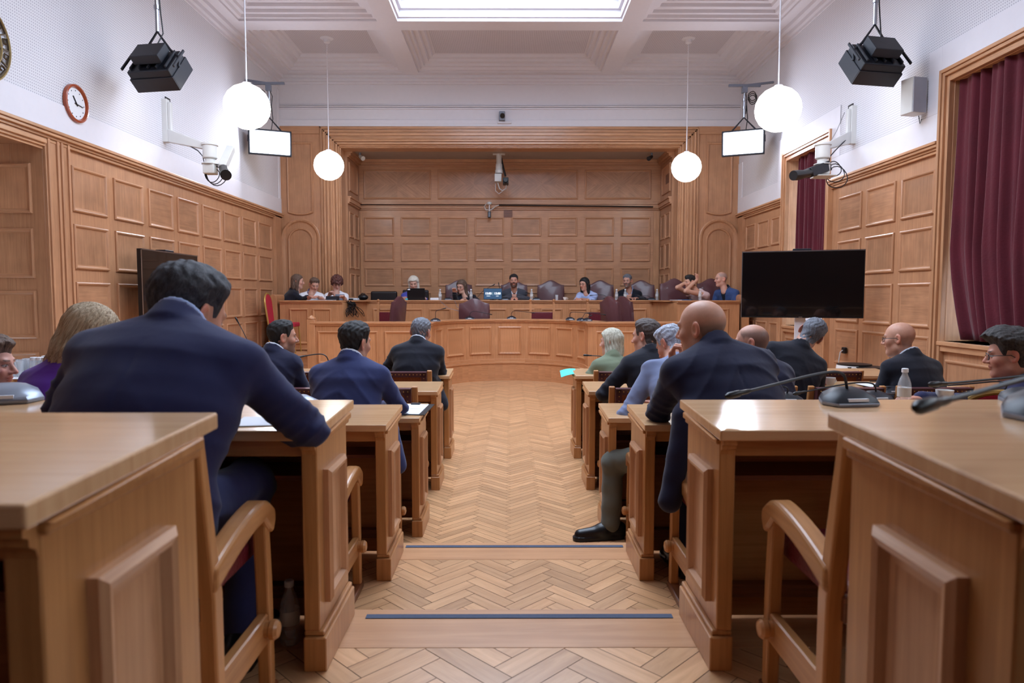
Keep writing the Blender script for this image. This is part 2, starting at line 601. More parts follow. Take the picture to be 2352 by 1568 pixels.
for n, (a, b) in enumerate((W2, W1)):
    win = empty('window_%d' % (n + 1), kind='structure')
    mb = MB()
    for d, pr in ((0, .075), (.035, .06), (.07, .035), (.10, .05)):
        wd = .035
        mb.box((HW - pr, a + d + .0005, 0), (HW + .02, a + d + wd, WT - d), grain=(0, 0, 1))
        mb.box((HW - pr, b - d - wd, 0), (HW + .02, b - d, WT - d), grain=(0, 0, 1))
        mb.box((HW - pr + .001, a + d + wd, WT - d - wd), (HW + .02, b - d - wd, WT - d - .001), grain=(0, 1, 0))
    mb.box((HW, a + .1, SILL), (HW + .35, a + .14, WT - .13), grain=(0, 0, 1)).box((HW, b - .14, SILL), (HW + .35, b - .1, WT - .13), grain=(0, 0, 1))
    mb.box((HW + .001, a + .141, WT - .139), (HW + .34, b - .141, WT - .01), grain=(0, 1, 0))
    mb.build('window_casing', oakd, win, .003)
    MB().box((HW - .06, a + .1, SILL - .04), (HW + .34, b - .1, SILL)).box((HW - .04, a + .12, SILL - .1), (HW + .02, b - .12, SILL - .04)).build('window_sill', oakd, win, .006, 2)
    mb = MB()
    m0, m1, xx = a + .14, b - .14, HW + .30
    for y in (m0, (m0 + m1) / 2 - .03, m1 - .06):
        mb.box((xx, y, SILL), (xx + .05, y + .06, WT - .14))
    for z in (SILL, 1.9, 2.75, WT - .2):
        mb.box((xx, m0, z), (xx + .05, m1, z + .06))
    mb.build('window_frame', dark_w, win)
    MB().box((xx + .02, m0, SILL), (xx + .026, m1, WT - .14)).build('window_pane', GLASS, win)
    mb = MB()
    z = SILL + .03
    while z < WT - .2:
        mb.prism([(xx - .05, m0, z), (xx - .02, m0, z + .03), (xx - .018, m0, z + .028), (xx - .048, m0, z - .002)], (0, m1 - m0, 0))
        z += .05
    bl = mb.build('window_blind', white)
    tagit(bl, ['white slatted blind behind the nearer tall red curtain', 'white slatted blind behind the farther red curtain'][n], 'blind')

# --- end wall: proscenium, side bays, alcove
end = empty('wall_front', kind='structure')
OX, OZ = 3.16, 4.22
CX = 3.56
mb = MB()
for s in (-1, 1):
    mb.box((s * CX, YB, 0), (s * (HW + .05), YB + .3, 4.62), grain=(0, 0, 1), tone=1)
    fl = MB()
mb.box((-CX, YB + .05, OZ + .02), (CX, YB + .31, 4.60), grain=(1, 0, 0))


def arch_loop(cx, x_half, z0, zs, y, inset=0, n=16, flat=False):
    """outline of an arched panel, counterclockwise seen from the hall"""
    h = x_half - inset
    pts = [(cx - h, y, z0 + inset), (cx + h, y, z0 + inset)]
    for i in range(n + 1):
        a = math.pi * i / n
        pts.append((cx + h * math.cos(a), y, zs + h * math.sin(a) * (.25 if flat else 1)))
    return pts


for s in (-1, 1):
    cx = s * 3.94
    prof = [(0, 0), (0, .03), (.02, .045), (.05, .04), (.07, .02), (.09, .015)]
    L = [arch_loop(cx, .375, .4, 2.54, YB - h, i) for i, h in prof]
    mb.loft(L, False, (0, 0, 1), 1, False)
    mb.add(L[-1], [tuple(range(len(L[-1])))], (0, 0, 1), .97)
    prof = [(0, 0), (0, .02), (.012, .032), (.03, .026), (.04, .006)]
    L = [arch_loop(cx, .24, .6, 2.5, YB - .015 - h, i) for i, h in prof]
    mb.loft(L, False, (0, 0, 1), 1, False)
    mb.add(L[-1], [tuple(range(len(L[-1])))], (0, 0, 1), .9)
    # upper panel with a curved foot
    L = []
    for i, h in prof:
        pts = [(cx + .24 - i, YB - h, 4.33 - i), (cx - .24 + i, YB - h, 4.33 - i)]
        for k in range(9):
            t = -1 + k / 4
            pts.append((cx + t * (.24 - i), YB - h, 3.02 + i - .045 * (1 - t * t) + (.0 if abs(t) < .99 else 0)))
        L.append(pts)
    mb.loft(L, False, (0, 0, 1), 1, False)
    mb.add(L[-1], [tuple(range(len(L[-1])))], (0, 0, 1), .92)
    mb.box((cx - .42, YB - .03, 4.48), (cx + .38 if s < 0 else cx + .42, YB, 4.62), grain=(1, 0, 0))
mb.build('wood_panelling', oak, end)
mb = MB()
# fluted casing, stepping back into the opening
st = [(0., .02), (.03, .06), (.055, .045), (.085, .09), (.12, .075), (.15, .11), (.19, .09), (.225, .12), (.255, .10), (.29, .07), (.32, .11), (.35, .06), (.38, .03), (.40, 0)]
for i in range(len(st) - 1):
    d0, d1, h = st[i][0], st[i + 1][0], st[i][1]
    for s in (-1, 1):
        mb.box((s * (CX - d0), YB - h, 0), (s * (CX - d1), YB + .3, 4.62 - d0 * .99), grain=(0, 0, 1))
    mb.box((-(CX - d0), YB - h, 4.62 - d0), (CX - d0, YB + .3, 4.62 - d1), grain=(1, 0, 0))
mb.build('proscenium_casing', oakd, end, .005, 2)
# plaster above
mb = MB()
mb.box((-HW, YB, 4.62), (HW, YB + .3, CEIL + .3))
mb.box((-HW, YB - .02, 4.62), (HW, YB, 4.74))
for z, h, p in ((4.93, .03, .025), (4.97, .02, .04), (5.0, .02, .02), (CEIL - .14, .04, .05), (CEIL - .10, .05, .09), (CEIL - .05, .05, .14)):
    mb.box((-HW, YB - p, z), (HW, YB, z + h))
mb.build('plaster_wall', white, end, .003)

# alcove
AY, AX, AZ = 14.3, 3.12, 4.26
mb = MB()
fm = MB()
mb.box((-AX - .3, AY, 0), (AX + .3, AY + .2, AZ), grain=(1, 0, 0), tone=1)
cols = [(-3.02, -2.40), (-2.26, -1.63), (-1.49, -.87), (-.73, -.12), (.03, .65), (.79, 1.40), (1.55, 2.16), (2.30, 2.92)]
for a, b in cols:
    for z0, z1 in ((2.70, 3.09), (2.18, 2.57), (1.67, 2.05), (1.15, 1.54)):
        mb.panel((a, AY, z0), X_, Z_, b - a, z1 - z0, PROF, fieldgrain=(1, 0, 0), mat2=fm)
for a, b in ((-3.02, -1.63), (-1.49, 1.41), (1.55, 2.92)):
    mb.panel((a, AY, 3.46), X_, Z_, b - a, .6, PROF, field=False)
for z, h, p in ((3.24, .03, .03), (3.27, .08, .05), (3.35, .03, .07), (AZ - .14, .03, .03), (AZ - .11, .05, .07), (AZ - .06, .06, .1)):
    mb.box((-AX, AY - p, z), (AX, AY, z + h), grain=(1, 0, 0))
for s in (-1, 1):
    mb.box((s * AX, YB + .3, 0), (s * (AX + .3), AY, AZ), grain=(0, 0, 1), tone=.9)
    # double door leaf panels on the side of the alcove
    for z, h, p in ((3.24, .03, .03), (3.27, .08, .05), (3.35, .03, .07), (AZ - .14, .03, .03), (AZ - .11, .05, .07), (AZ - .06, .06, .1)):
        mb.box((s * (AX - p), YB + .3, z), (s * AX, AY - .05, z + h), grain=(0, 1, 0))
    U = Y_ if s < 0 else -Y_
    for i in range(2):
        ya = 13.38 + i * .44
        O = (s * AX, ya if s < 0 else ya + .36, 0)
        mb.panel((O[0], 13.42 if s < 0 else 14.12, 3.5), U, Z_, .7, .55, PROF) if i == 0 else None
        for z0, h in ((.8, .5), (1.4, .5), (2.0, .5), (2.6, .5)):
            mb.panel((O[0], O[1], z0), U, Z_, .36, h, PROF, tones=(.6, .75))
mb.build('alcove_panelling', oak, end, .002)
fm.build('panel_fields', oakv, end)
# book-matched frieze veneers: the grain runs in lozenges
mb = MB()
for a, b, nn in ((-2.98, -1.67, 2), (-1.45, 1.37, 4), (1.59, 2.88, 2)):
    z0, z1 = 3.50, 4.02
    zm = (z0 + z1) / 2
    for i in range(nn):
        xa, xb = a + (b - a) * i / nn, a + (b - a) * (i + 1) / nn
        for k, (u0, u1) in enumerate(((z0, zm), (zm, z1))):
            sg = 1 if (i + k) % 2 == 0 else -1
            mb.add([(xa, AY - .005, u0), (xb, AY - .005, u0), (xb, AY - .005, u1), (xa, AY - .005, u1)], [(0, 1, 2, 3)], (sg * .8, 0, .6), .95 + .06 * ((i + k) % 2))
mb.build('frieze_veneer', oakv, end)
MB().box((-AX - .1, YB + .28, AZ), (AX + .1, AY + .1, AZ + .1)).build('alcove_ceiling', simple('aged plaster', (170, 158, 150), .8), end)
MB().box((2.98, AY - .001, 0), (3.1, AY - .03, 3.2), grain=(0, 0, 1)).box((-3.1, AY - .001, 0), (-3.06, AY - .02, 3.2), grain=(0, 0, 1)).build('corner_trim', oakd, end)
MB().box((P(1157, 487, AY).x, AY - .012, 3.09), (P(1177, 487, AY).x, AY - .001, 3.235)).build('patch_board', dark_w, end)
MB().box((3.12 - .012, 13.5, 3.68), (3.12 - .002, 13.78, 3.86)).build('vent_grille', dark_w, end)

# rear wall behind the camera
rear = MB().box((-HW, Y0 - .2, 0), (HW, Y0, CEIL + .3), grain=(0, 0, 1), tone=1).build('wall_rear', dark_w)
rear['kind'] = 'structure'

# --- ceiling
ceil = empty('ceiling', kind='structure')
CP = [(-.004, .0), (.002, -.002), (.004, -.03), (.05, -.035), (.07, -.075), (.12, -.08), (.135, -.12), (.21, -.13), (.225, -.17), (.29, -.18), (.31, -.22), (.35, -.225)]
XR = [(-4.02, -1.97), (-1.67, 1.67), (1.97, 4.02)]
YR = [(10.76, 12.74), (6.95, 10.42), (3.15, 6.62), (-.65, 2.85), (-3.9, -.95)]
mb, pf = MB(), MB()
xs = [-HW - .1, -4.02, -1.97, -1.67, 1.67, 1.97, 4.02, HW + .1]
ys = [Y0 - .1, -3.9, -.95, -.65, 2.85, 3.15, 6.62, 6.95, 10.42, 10.76, 12.74, YB]
# beams: lengthwise strips and cross strips between the coffers
for i in range(0, 8, 2):
    mb.box((xs[i], ys[0], CEIL), (xs[i + 1], YB, CEIL + .1))
for j in range(0, len(ys), 2):
    for x0, x1 in XR:
        if abs(x0) < 2 and x0 < 0 and ys[j] in (6.62,): continue
        mb.box((x0, ys[j], CEIL), (x1, ys[j + 1] if j + 1 < len(ys) else YB, CEIL + .1))
for (x0, x1) in XR:
    for (y0, y1) in YR:
        if x0 == -1.67 and y0 in (6.95, 3.15): continue
        mb.panel((x0, y1, CEIL), X_, -Y_, x1 - x0, y1 - y0, CP, mat2=pf)
SP = [(-.004, 0), (.002, -.002), (.004, -.05), (.03, -.055), (.03, -.16), (.07, -.165), (.07, -.3), (.12, -.305), (.12, -.42), (.16, -.43)]
mb.panel((-1.67, 10.42, CEIL), X_, -Y_, 3.34, 7.27, SP, field=False)
for s in (-1, 1):
    for z, h, p in ((CEIL - .16, .04, .05), (CEIL - .12, .06, .1), (CEIL - .06, .06, .17)):
        mb.box((s * (HW - p), Y0, z), (s * HW, YB, z + h))
mb.build('plaster_coffers', whitec, ceil)
pf.build('perforated_fields', perf_ceil, ceil)
MB().box((-1.54, 3.28, CEIL + .43), (1.54, 10.29, CEIL + .45)).build('skylight_diffuser', sky_m, ceil)
mb = MB()
for y in (4.7, 6.1, 7.5, 8.9):
    mb.box((-1.54, y - .03, CEIL + .38), (1.54, y + .03, CEIL + .43))
mb.build('skylight_bar', white, ceil)
MB().box((-5.6, Y0 - .3, CEIL + .6), (5.6, YB + 2, CEIL + .7)).build('roof_slab', whitec, ceil)
MB().box((-5.7, Y0 - .3, 0), (-5.6, YB + 2, CEIL + .7)).build('outer_wall', whitec, left)
MB().box((-5.6, YB + 1.7, 0), (5.6, YB + 1.8, CEIL + .7)).build('outer_wall', whitec, end)
# ------------------------------------------------------------------ benches, podium, chairs
def onz(px, py, z):
    """the point of a level surface at height z seen at a pixel of the photograph"""
    r = ray(px, py)
    return Vector((0, 0, CZ)) + r * ((z - CZ) / r.z)


ROW = {  # row: (far edge, top height, floor height)
    'A': (1.24, 1.230, .51), 'B': (2.32, 1.090, .37), 'C': (3.37, .908, .19), 'D': (4.45, .745, 0.), 'E': (5.45, .765, 0.), 'F': (6.45, .765, 0.)}
DEPTH = .455
TILT = .018
XT, XP = .558, .568
AX0 = .024      # the aisle's centre line lies a little right of the camera


def desk(side, row, label, x1=3.45):
    yf, zt, zf = ROW[row]
    yn = yf - (.50 if row == 'A' else DEPTH)
    s = side
    root = empty('bench_desk', (s * XP, yf, zf), label=label, cat='desk')
    inv = Matrix.Translation((-s * XP, -yf, -zf))
    mb = MB(inv)
    th = .03
    v = []
    for x in (XT, x1):
        for y, dz in ((yn, -TILT), (yf, 0)):
            v += [(s * x, y, zt + dz), (s * x, y, zt + dz - th)]
    mb.add(v, [(0, 4, 6, 2) if s > 0 else (2, 6, 4, 0), (1, 3, 7, 5) if s > 0 else (5, 7, 3, 1), (0, 1, 5, 4) if s > 0 else (4, 5, 1, 0), (2, 6, 7, 3) if s > 0 else (3, 7, 6, 2),
               (0, 2, 3, 1) if s > 0 else (1, 3, 2, 0), (4, 5, 7, 6) if s > 0 else (6, 7, 5, 4)], (1, 0, 0), 1)
    mb.build('desktop', topw, root, .004, 2)
    # end panel towards the aisle
    mb = MB(inv)
    a, b = yn + .035, yf - .075
    for (z0, z1, p) in ((zf, zf + .10, -.02), (zf + .10, zf + .115, -.012), (zf + .115, zt - th, 0), (zt - th - .02, zt - th, -.018), (zt - th - .035, zt - th - .02, -.01)):
        top_a = -TILT - .002 if z1 == zt - th else 0
        v = []
        for x in (XP + p, XP + .045):
            for y in (a - (.012 if p < 0 and z0 == zf else 0), b):
                dz = top_a * (b - y) / (b - a)
                v += [(s * x, y, z0), (s * x, y, z1 + dz)]
        mb.add(v, [f if s > 0 else f[::-1] for f in ((0, 1, 3, 2), (4, 6, 7, 5), (0, 4, 5, 1), (2, 3, 7, 6), (0, 2, 6, 4), (1, 5, 7, 3))], (0, 0, 1), 1)
    mb.build('end_panel', deskw, root, .003)
    mb = MB(inv)
    U = -Y_ if s > 0 else Y_
    # frame moulding faces the aisle (normal towards x=0)
    w_, h_ = .205, zt - zf - .325
    O = (s * XP, (a + b) / 2 - .012 + (w_ / 2 if s > 0 else -w_ / 2), zf + .175)
    if s > 0: mb.panel(O, -Y_, Z_, w_, h_, PROF)
    else: mb.panel(O, Y_, Z_, w_, h_, PROF)
    mb.build('panel_moulding', oakd, root)
    mb = MB(inv)
    zz = zt - th - TILT
    mb.prism([(s * (XP + .002), a, zz), (s * (XP + .002), a - .025, zz), (s * (XP + .002), a - .025, zz - .012), (s * (XP + .002), a - .015, zz - .016), (s * (XP + .002), a - .015, zz - .026), (s * (XP + .002), a - .004, zz - .032), (s * (XP + .002), a, zz - .045)], (s * .04, 0, 0))
    mb.build('corbel', deskw, root)
    mb = MB(inv)
    mb.box((s * (XP + .045), a + .02, zz - .055), (s * (x1 - .03), a + .045, zz), grain=(1, 0, 0))
    mb.build('apron_rail', deskw, root, .003)
    mb = MB(inv)
    mb.box((s * (XP + .045), yf - .125, zf + .02), (s * (x1 - .03), yf - .10, zt - th), grain=(1, 0, 0), tone=.9)
    n = 5
    wd = (x1 - .03 - XP - .045) / n
    for i in range(n):
        xx = XP + .045 + wd * i + .06
        mb.panel((min(s * xx, s * (xx + wd - .12)) if s > 0 else s * (xx + wd - .12), yf - .02, zf + .14), -X_, Z_, 0.001, .001, PROFS) if False else None
        x_hi = max(s * xx, s * (xx + wd - .12))
        mb.panel((x_hi, yf - .10, zf + .14), -X_, Z_, wd - .12, zt - zf - .27, PROFS)
    mb.build('front_panel', deskw, root)
    mb = MB(inv)
    mb.box((s * (XP + .045), a + .12, zt - .20), (s * (x1 - .03), yf - .125, zt - .185), grain=(1, 0, 0))
    mb.box((s * (XP + .045), yf - .17, zf + .10), (s * (x1 - .03), yf - .13, zf + .14), grain=(1, 0, 0))
    mb.build('under_shelf', dark_w, root)
    mb = MB(inv)
    for i in (1, 2, 3, 4, 5):
        x = XP + .045 + (x1 - .08 - XP - .045) * i / 5
        mb.box((s * x, a + .02, zf), (s * (x + .035), yf - .125, zt - th - .02), grain=(0, 0, 1))
    mb.build('divider', dark_w, root)
    root.location.x += AX0
    return root


nm = {'A': 'nearest the camera, its top cut by the frame', 'B': 'second from the camera, standing on the step', 'C': 'third from the camera, on the lower step',
      'D': 'fourth from the camera, first on the low floor', 'E': 'fifth from the camera, second on the low floor', 'F': 'closest to the podium'}
for r in 'ABCDEF':
    for s, sn in ((-1, 'left'), (1, 'right')):
        desk(s, r, 'long oak desk %s of the aisle, %s' % (sn, nm[r]))


def row_chair():
    """oak armchair with a studded leather back; origin on the floor under the seat, facing +Y"""
    r = empty('armchair')
    W = .235
    MB().box((-W + .02, -.2, .37), (W - .02, .2, .44)).build('seat', redle, r, .02, 3)
    mb = MB()
    tilt = [(-W + .01, -.245, .40), (W - .01, -.245, .40), (W - .01, -.205, .40), (-W + .01, -.205, .40)]
    mb.loft([tilt, [(x, y - .07, .815) for x, y, z in tilt]], True, (0, 0, 1), 1, False)
    bk = mb.build('backrest', leatherb, r, .008, 2)
    mb = MB()   # dark leather border and nails
    for x0, x1, z0, z1 in ((-W + .008, -W + .05, .42, .815), (W - .05, W - .008, .42, .815), (-W + .008, W - .008, .775, .817)):
        y0, y1 = -.246 - .07 * (z0 - .4) / .415, -.246 - .07 * (z1 - .4) / .415
        mb.add([(x0, y0 - .003, z0), (x1, y0 - .003, z0), (x1, y1 - .003, z1), (x0, y1 - .003, z1), (x0, y0 + .004, z0), (x1, y0 + .004, z0), (x1, y1 + .046, z1 + .004), (x0, y1 + .046, z1 + .004)],
               [(0, 1, 2, 3), (3, 2, 6, 7), (0, 3, 7, 4), (1, 5, 6, 2)], (1, 0, 0), 1)
    mb.build('leather_border', leather, bk)
    mb = MB()
    pts = [(-W + .03 + .0295 * i, .797) for i in range(15)] + [(-W + .03, .5 + .033 * i) for i in range(9)] + [(W - .03, .5 + .033 * i) for i in range(9)]
    for x, z in pts:
        mb.ball((x, -.25 - .07 * (z - .4) / .415, z), .0045, 6)
    mb.build('brass_nails', brass, bk)
    for s in (-1, 1):
        x = s * (W + .012)
        mb = MB()
        prof = [(-.20, 0), (-.165, 0), (-.165, .42), (-.245, .83), (-.275, .825), (-.212, .42)]
        mb.prism([(x - .02, y, z) for y, z in prof], (.04, 0, 0), (0, 0, 1))
        mb.build('leg', deskw, r, .006, 2)
        mb = MB()
        mb.prism([(x - .018, y, z) for y, z in ((.12, 0), (.155, 0), (.15, .3), (.135, .5), (.10, .5), (.115, .3))], (.036, 0, 0), (0, 0, 1))
        mb.build('leg', deskw, r, .006, 2)
        # arm with scrolled front
        n = 12
        top, bot = [], []
        for i in range(n + 1):
            t = i / n
            y = -.215 + t * .36
            top.append((y, .49 + .06 * math.sin(min(1, t * 1.15) * math.pi / 2) - .03 * max(0, t - .8) / .2 * max(0, t - .8) / .2))
            bot.append((y, .43 + .062 * math.sin(min(1, t * 1.2) * math.pi / 2) - (.05 if t > .88 else 0) * min(1, (t - .88) / .06)))
        end_ = [(.165, .505), (.165, .475)]
        mb = MB()
        mb.prism([(x - .027, y, z) for y, z in top + end_ + bot[::-1]], (.054, 0, 0), (0, 1, 0))
        mb.build('armrest', deskw, r, .012, 3)
        mb = MB()
        mb.prism([(x - .014, y, z) for y, z in ((-.17, .155), (.13, .155), (.13, .235), (-.17, .235))], (.028, 0, 0), (0, 1, 0))
        rail = mb.build('side_rail', deskw, r, .004)
        MB().lathe([(.022, 0), (.022, .012), (.026, .016), (.026, .028), (.02, .036), (.004, .04)], (x + s * .012, .10, .20), 14, (s, 0, 0)).build('rail_knob', deskw, rail)
        MB().box((x - .022, -.2, 0), (x + .022, .165, .03)).build('foot_rail', dark_w, r, .004)
    MB().box((-W - .01, -.33, .5), (-W + .05, -.27, .57)).build('rear_block', dark_w, r, .004)
    MB().box((W - .05, -.33, .5), (W + .01, -.27, .57)).build('rear_block', dark_w, r, .004)
    MB().box((-W, -.225, .37), (W, -.2, .43)).build('back_rail', dark_w, r, .004)
    return r


RCH = row_chair()
first = [True]


def put(proto, loc, rz, label=None, cat=None, group=None, flag=None):
    if flag is not None and flag[0]:
        o = proto; flag[0] = False
    else:
        o = copy_tree(proto)
    o.location = loc
    o.rotation_euler = (0, 0, rz)
    if label: o['label'] = label
    if cat: o['category'] = cat
    if group: o['group'] = group
    elif 'group' in o.keys(): del o['group']
    return o


PREV = {'B': 1.245, 'C': 2.235, 'D': 3.36, 'E': 4.57, 'F': 5.60}
CHY = {'B': 1.64, 'C': 2.72, 'D': 3.80, 'E': 4.92, 'F': 5.95}     # seat centres
CL = {('B', 1): 'empty armchair in the right foreground, its arm jutting into the aisle', ('B', -1): 'armchair under the large man in the left foreground',
      ('C', 1): 'armchair behind the bald man beside the aisle', ('C', -1): 'empty armchair with scrolled arm left of the aisle, behind the second left desk',
      ('D', 1): 'armchair of the man in grey trousers beside the aisle', ('D', -1): 'armchair of the man in blue jacket left of the aisle',
      ('E', 1): 'studded leather armchair behind the dark-haired man leaning on his elbow', ('E', -1): 'studded leather armchair behind the clipboard left of the aisle',
      ('F', 1): 'studded leather armchair of the blonde woman in green', ('F', -1): 'studded leather armchair of the man sitting alone by the podium'}
for r in 'BCDEF':
    for s in (-1, 1):
        dx = 0
        put(RCH, (AX0 + s * (.925 + (.02 if r == 'F' else 0)), CHY[r], ROW[r][2]), 0, CL[(r, s)], 'armchair', flag=first)
more = [('E', 1.72, 'studded leather armchair right of the green-grey backs, second in its row'), ('E', 2.33, 'studded leather armchair between the water bottle and the bald man in glasses'),
        ('E', 2.94, 'studded leather armchair the bald man in glasses sits in'), ('F', 2.10, 'studded leather armchair behind the white coffee cup'), ('F', 2.70, 'studded leather armchair in front of the air purifiers'),
        ('E', -1.55, 'studded leather armchair under the smiling man'), ('F', -1.60, 'studded leather armchair behind the pale microphone'), ('C', -2.0, 'armchair of the blonde woman in purple'), ('D', 1.6, 'armchair behind the large bald man'),
        ('D', 2.3, 'armchair hidden beside the bottle on the third right desk')]
for r, x, lb in more:
    put(RCH, (x, CHY[r] + (.02 if r == 'E' else 0), ROW[r][2]), 0, lb, 'armchair')

# --- the podium: a dais with a lower curved counter and a higher bench
YC, RC_ = 10.65, 1.2


def apse(d, half=3.05, n=28, yw=10.45):
    """front line of the lower counter, moved back by d"""
    pts = [(-half, yw + d), (-RC_ - d, yw + d)]
    for i in range(n + 1):
        a = math.pi - math.pi * i / n
        pts.append(((RC_ + d) * math.cos(a), YC + (RC_ + d) * math.sin(a)))
    return pts + [(RC_ + d, yw + d), (half, yw + d)]


def band(mb, pa, pb, z0, z1, grain=(1, 0, 0)):
    L = [[(*a, z0), (*b, z0), (*b, z1), (*a, z1)] for a, b in zip(pa, pb)]
    n = len(L)
    for i in range(n - 1):
        d = Vector(pa[i + 1]) - Vector(pa[i])
        mb.loft([L[i], L[i + 1]][::-1], i == 0 or i == n - 2, (d.x, d.y, 0) if grain != (0, 0, 1) else grain, 1, False)


dais = empty('dais', (0, 11, 0), kind='structure')
inv = Matrix.Translation((0, -11, 0))
mb = MB(inv)
band(mb, apse(-.07, 3.05), apse(.2, 3.05), 0, .295)
band(mb, apse(-.085, 3.05), apse(.2, 3.05), .295, .315)
band(mb, apse(-.08, 3.05), apse(.0, 3.05), 0, .03)
mb.build('plinth', pod_w, dais)
mb = MB(inv)
pa = apse(.1)
pb = [(x, 13.1) for x, y in pa]
band(mb, pa, pb, .28, .31)
mb.box((-4.33, 11.8, .31), (4.33, 13.0, .33)).box((-4.2, 12.3, .33), (4.2, 13.0, .63)).box((-3.1, 12.99, .31), (3.1, 14.3, .63))
mb.box((-3.1, 10.5, .0), (-3.0, 12, .3)).box((3.1, 10.5, .0), (3.0, 12, .3))
mb.box((-4.33, 11.25, .0), (-3.15, 11.9, .47)).box((-4.33, 11.22, .47), (-3.13, 11.9, .50)).box((-4.33, 11.23, .0), (-3.14, 11.25, .1))
mb.build('platform', plankw, dais)

cn = empty('curved_counter', (0, 10.45, .31), label='lower curved oak counter of the podium around the open floor', cat='counter')
inv = Matrix.Translation((0, -10.45, -.31))
mb = MB(inv)
band(mb, apse(0), apse(.045), .31, 1.03, (0, 0, 1))
mb.build('counter_front', pod_w, cn)
mb = MB(inv)
band(mb, apse(-.035), apse(.34), 1.03, 1.057)
band(mb, apse(-.022), apse(.03), 1.005, 1.03)
mb.build('countertop', pod_w, cn, .004, 2)
mb = MB(inv)
band(mb, apse(-.02), apse(.02), .31, .37)
mb.build('base_moulding', pod_w, cn, .004)
ang = [math.pi / 2 + (k - 3) * .443 for k in range(7)]
for a in ang:      # curved framed panels
    mb = MB(inv)
    h_ = .17 if abs(a - math.pi / 2) < 1.2 else .15
    a0, a1 = a - h_, a + h_
    L = []
    z0, z1 = .45, .93
    N_ = 8
    for ins, hh in PROF:
        rr = RC_ - hh
        pts = []
        A0, A1 = a1 - ins / RC_, a0 + ins / RC_
        for i in range(N_ + 1):
            t = A0 + (A1 - A0) * i / N_
            pts.append((rr * math.cos(t), YC + rr * math.sin(t), z0 + ins))
        for i in range(N_ + 1):
            t = A1 + (A0 - A1) * i / N_
            pts.append((rr * math.cos(t), YC + rr * math.sin(t), z1 - ins))
        L.append(pts)
    mb.loft(L, False, (0, 0, 1), 1, False)
    n = N_ + 1
    mb.add(L[-1], [(i, i + 1, 2 * n - 2 - i, 2 * n - 1 - i) for i in range(N_)], (0, 0, 1), random.uniform(.92, 1.1))
    mb.build('panel_moulding', pod_w, cn)
for s in (-1, 1):
    for x0, w_ in ((1.42, .5), (2.02, .92)) if s < 0 else ((1.32, .7), (2.14, .8)):
        MB(inv).panel((-x0 - w_ if s < 0 else x0, 10.45, .42), X_, Z_, w_, .50, PROF).build('panel_moulding', pod_w, cn)
for s in (-1, 1):
    mb = MB(inv)
    mb.box((s * 2.98, 10.42, .0), (s * 3.10, 10.54, 1.10), grain=(0, 0, 1))
    mb.lathe([(.055, 0), (.07, .01), (.06, .025), (.03, .05), (.008, .062)], (s * 3.04, 10.48, 1.10), 8)
    mb.box((s * 3.0, 10.5, .31), (s * 3.05, 11.0, 1.03))
    mb.build('end_post', pod_w, cn, .004)

bn = empty('podium_bench', (0, 12.5, .31), label='higher oak bench of the podium carrying the screen and laptop', cat='bench desk')
inv = Matrix.Translation((0, -12.5, -.31))
UP = [(-4.02, 11.95), (-2.92, 11.95), (-2.72, 12.95), (2.72, 12.95), (2.92, 11.95), (4.02, 11.95)]


def off(d):
    k = .43 * d
    return [(-4.02, 11.95 + d), (-2.92 + k, 11.95 + d), (-2.72 + k, 12.95 + d), (2.72 - k, 12.95 + d), (2.92 - k, 11.95 + d), (4.02, 11.95 + d)]


mb = MB(inv)
band(mb, off(0), off(.045), .05, 1.35, (0, 0, 1))
mb.build('bench_front', pod_w, bn)
mb = MB(inv)
band(mb, off(-.035), off(.38), 1.355, 1.382)
band(mb, off(-.02), off(.02), 1.33, 1.355)
mb.build('benchtop', pod_w, bn, .004, 2)
k = 10
wd = 5.3 / k
for i in range(k):
    MB(inv).panel((-2.65 + wd * i + .06, 12.95, .75), X_, Z_, wd - .12, .47, PROF).build('panel_moulding', pod_w, bn)
for s in (-1, 1):
    for z0, h in ((.62, .62), (.2, .34)):
        MB(inv).panel((-3.85 if s < 0 else 3.12, 11.95, z0), X_, Z_, .33, h, PROF).build('panel_moulding', pod_w, bn)
        MB(inv).panel((-3.45 if s < 0 else 3.5, 11.95, z0), X_, Z_, .33, h, PROF).build('panel_moulding', pod_w, bn)
for s in (-1, 1):
    prof = [(-.06, 0), (.06, 0), (.06, 1.42), (.05, 1.46), (.02, 1.485), (-.02, 1.485), (-.05, 1.46), (-.06, 1.42)]
    MB(inv).prism([(s * 4.12 + x, 11.91, z) for x, z in prof], (0, .45, 0), (0, 0, 1)).build('end_post', pod_w, bn, .004)


